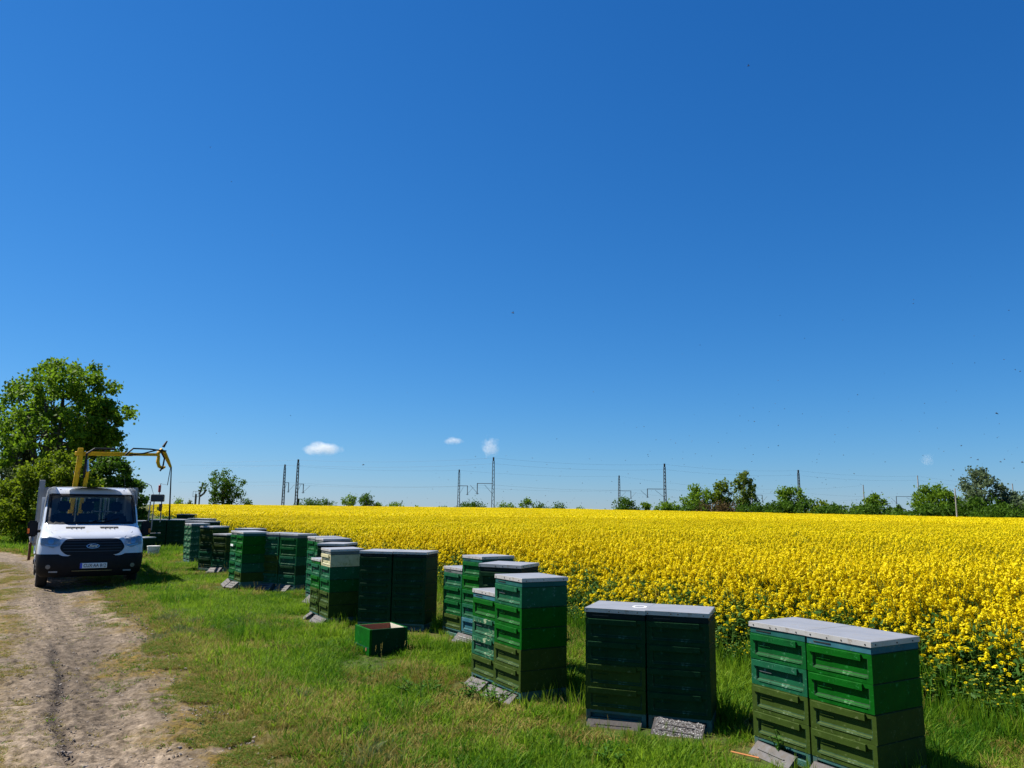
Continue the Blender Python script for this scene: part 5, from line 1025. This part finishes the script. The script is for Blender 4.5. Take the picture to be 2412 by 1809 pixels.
# ------------------------------------------------------------------ clouds (thin volumes far away)
def cloud(px, py, pw, ph, label, lumps, dens):
    D = 5200.; c = at(px, py, D); k = D/FPX; bm = bmesh.new()
    for u, v, rx, rz_ in lumps:
        mm = Matrix.Translation((u*pw*k, random.uniform(-.1, .1)*pw*k, v*ph*k)) @ Matrix.Diagonal((rx*pw*k, rx*pw*k*.8, rz_*ph*k, 1)); bmesh.ops.create_icosphere(bm, subdivisions=3, radius=1, matrix=mm)
    me = bpy.data.meshes.new('cloud'); bm.to_mesh(me); bm.free()
    m = bpy.data.materials.new('cloud_vapour'); m.use_nodes = True; nt = m.node_tree; N = nt.nodes; L = nt.links; N.remove(N['Principled BSDF']); v = N.new('ShaderNodeVolumePrincipled'); v.inputs['Color'].default_value = (1, 1, 1, 1); v.inputs['Anisotropy'].default_value = 0
    tc = N.new('ShaderNodeTexCoord'); no = N.new('ShaderNodeTexNoise'); no.inputs['Scale'].default_value = 3.5/(pw*k*.5); no.inputs['Detail'].default_value = 6; L.new(tc.outputs['Object'], no.inputs['Vector'])
    nw = N.new('ShaderNodeTexNoise'); nw.inputs['Scale'].default_value = 1.6/(pw*k*.5); nw.inputs['Detail'].default_value = 5; L.new(tc.outputs['Object'], nw.inputs['Vector']); sb = N.new('ShaderNodeVectorMath'); sb.operation = 'SUBTRACT'; L.new(nw.outputs['Color'], sb.inputs[0]); sb.inputs[1].default_value = (.5, .5, .5); sc2 = N.new('ShaderNodeVectorMath'); sc2.operation = 'MULTIPLY'; L.new(sb.outputs[0], sc2.inputs[0]); sc2.inputs[1].default_value = (pw*k*.9, pw*k*.5, ph*k*1.1); ad = N.new('ShaderNodeVectorMath'); ad.operation = 'ADD'; L.new(sc2.outputs[0], ad.inputs[0]); L.new(tc.outputs['Object'], ad.inputs[1]); mp = N.new('ShaderNodeVectorMath'); mp.operation = 'MULTIPLY'; L.new(ad.outputs[0], mp.inputs[0]); mp.inputs[1].default_value = (1/(pw*k*.55), 1/(pw*k*.5), 1/(ph*k*.62)); ln = N.new('ShaderNodeVectorMath'); ln.operation = 'LENGTH'; L.new(mp.outputs[0], ln.inputs[0])
    f1 = N.new('ShaderNodeMapRange'); f1.inputs[1].default_value = 1.0; f1.inputs[2].default_value = .25; L.new(ln.outputs['Value'], f1.inputs[0])
    f2 = N.new('ShaderNodeMapRange'); f2.inputs[1].default_value = .30; f2.inputs[2].default_value = .72; L.new(no.outputs['Fac'], f2.inputs[0])
    mu = N.new('ShaderNodeMath'); mu.operation = 'MULTIPLY'; L.new(f1.outputs[0], mu.inputs[0]); L.new(f2.outputs[0], mu.inputs[1]); m2 = N.new('ShaderNodeMath'); m2.operation = 'MULTIPLY'; L.new(mu.outputs[0], m2.inputs[0]); m2.inputs[1].default_value = dens; L.new(m2.outputs[0], v.inputs['Density']); L.new(v.outputs[0], N['Material Output'].inputs['Volume'])
    me.materials.append(m); o = bpy.data.objects.new('cloud', me); C.objects.link(o); o.location = c; tag(o, label, 'cloud', 'small clouds low in the sky'); return o
cloud(760, 1056, 92, 25, 'longest white cloud, low in the sky above the first masts', [(0, 0, .62, .8)], .020)
cloud(1069, 1038, 48, 14, 'thin flat cloud left of the heart shaped one', [(0, 0, .62, .8)], .018)
cloud(1155, 1053, 42, 40, 'heart shaped wispy cloud above the tall middle mast', [(0, 0, .62, .8)], .016)
cloud(2184, 1083, 30, 26, 'small faint cloud above the right row of trees', [(0, 0, .62, .8)], .007)

# ------------------------------------------------------------------ flying bees, every one its own small mesh
BZ = [(1208, 737, 8), (1763, 155, 8), (2348, 974, 8), (856, 1095, 6), (2391, 871, 4), (2403, 875, 5), (2365, 847, 4), (2151, 715, 4), (2376, 731, 4), (2296, 855, 3), (1837, 743, 3), (1985, 754, 3), (2020, 930, 4), (2178, 950, 3), (2177, 973, 3), (2166, 1016, 3),
      (1398, 923, 3), (1517, 1005, 3), (1580, 1036, 2), (1311, 1034, 3), (1649, 813, 3), (1607, 834, 2), (1494, 845, 2), (1895, 797, 3), (1833, 896, 3), (1848, 963, 3), (1890, 975, 3), (1774, 961, 3), (1777, 993, 4), (1833, 1002, 3), (1755, 1056, 3), (1833, 1050, 4), (1810, 1054, 3), (1774, 1071, 3), (1987, 1072, 4), (1924, 1082, 3), (1924, 1090, 3), (2174, 1073, 3),
      (2264, 1050, 5), (2287, 1078, 4), (2303, 1083, 5), (2357, 1088, 5), (2366, 1082, 5), (2408, 1089, 6), (2388, 1103, 5), (2246, 1107, 5), (496, 347, 3), (545, 428, 3), (642, 554, 2), (510, 1021, 3), (684, 979, 3), (432, 981, 2), (882, 790, 2), (1333, 285, 2), (960, 925, 2), (1788, 629, 2), (2286, 652, 2), (2152, 706, 3),
      (1545, 1036, 3), (1638, 1069, 3), (1676, 1074, 3), (1655, 1098, 2), (1527, 1075, 3), (1343, 1104, 3), (1389, 1081, 3), (1119, 1101, 3), (1120, 1075, 3), (1254, 1079, 3), (1288, 1094, 3), (2012, 1116, 4), (1925, 1125, 3), (2217, 1136, 3), (2077, 1160, 4), (2017, 1178, 3), (2054, 1157, 3), (2240, 1121, 3), (2160, 1148, 3), (1945, 1130, 3), (2085, 1088, 3), (1480, 1116, 3), (1441, 1134, 3), (1372, 1138, 3), (1204, 1153, 3), (1264, 1178, 3)]
rb = random.Random(5)
while len(BZ) < 290:
    px = 900+1520*rb.random()**.75; py = 1185-420*rb.random()**2.6*(px-700)/1700
    BZ.append((px, py, rb.choice([1.6, 1.6, 2, 2.2, 2.6, 3])))
BIG = ['largest bee in flight, in the blue between the masts and the zenith', 'lone bee high up in the dark blue at the upper right', 'big bee near the right picture edge above the trees', 'round looking bee just right of the longest cloud']
for i, (px, py, pl_) in enumerate(BZ):
    d = min(.0145*FPX/pl_*1.0, 16); d = d*rb.uniform(.92, 1.08) if i > 3 else d; o = link('bee', ME_BEE, None, None, at(px, py, d), (rb.uniform(-.4, .4), rb.uniform(-.4, .4), rb.choice([0, 3.14])+rb.uniform(-.7, .7)))
    tag(o, BIG[i] if i < 4 else 'small dark bee flying in the swarm over the field', 'bee', 'bees in flight' if i > 3 else None)
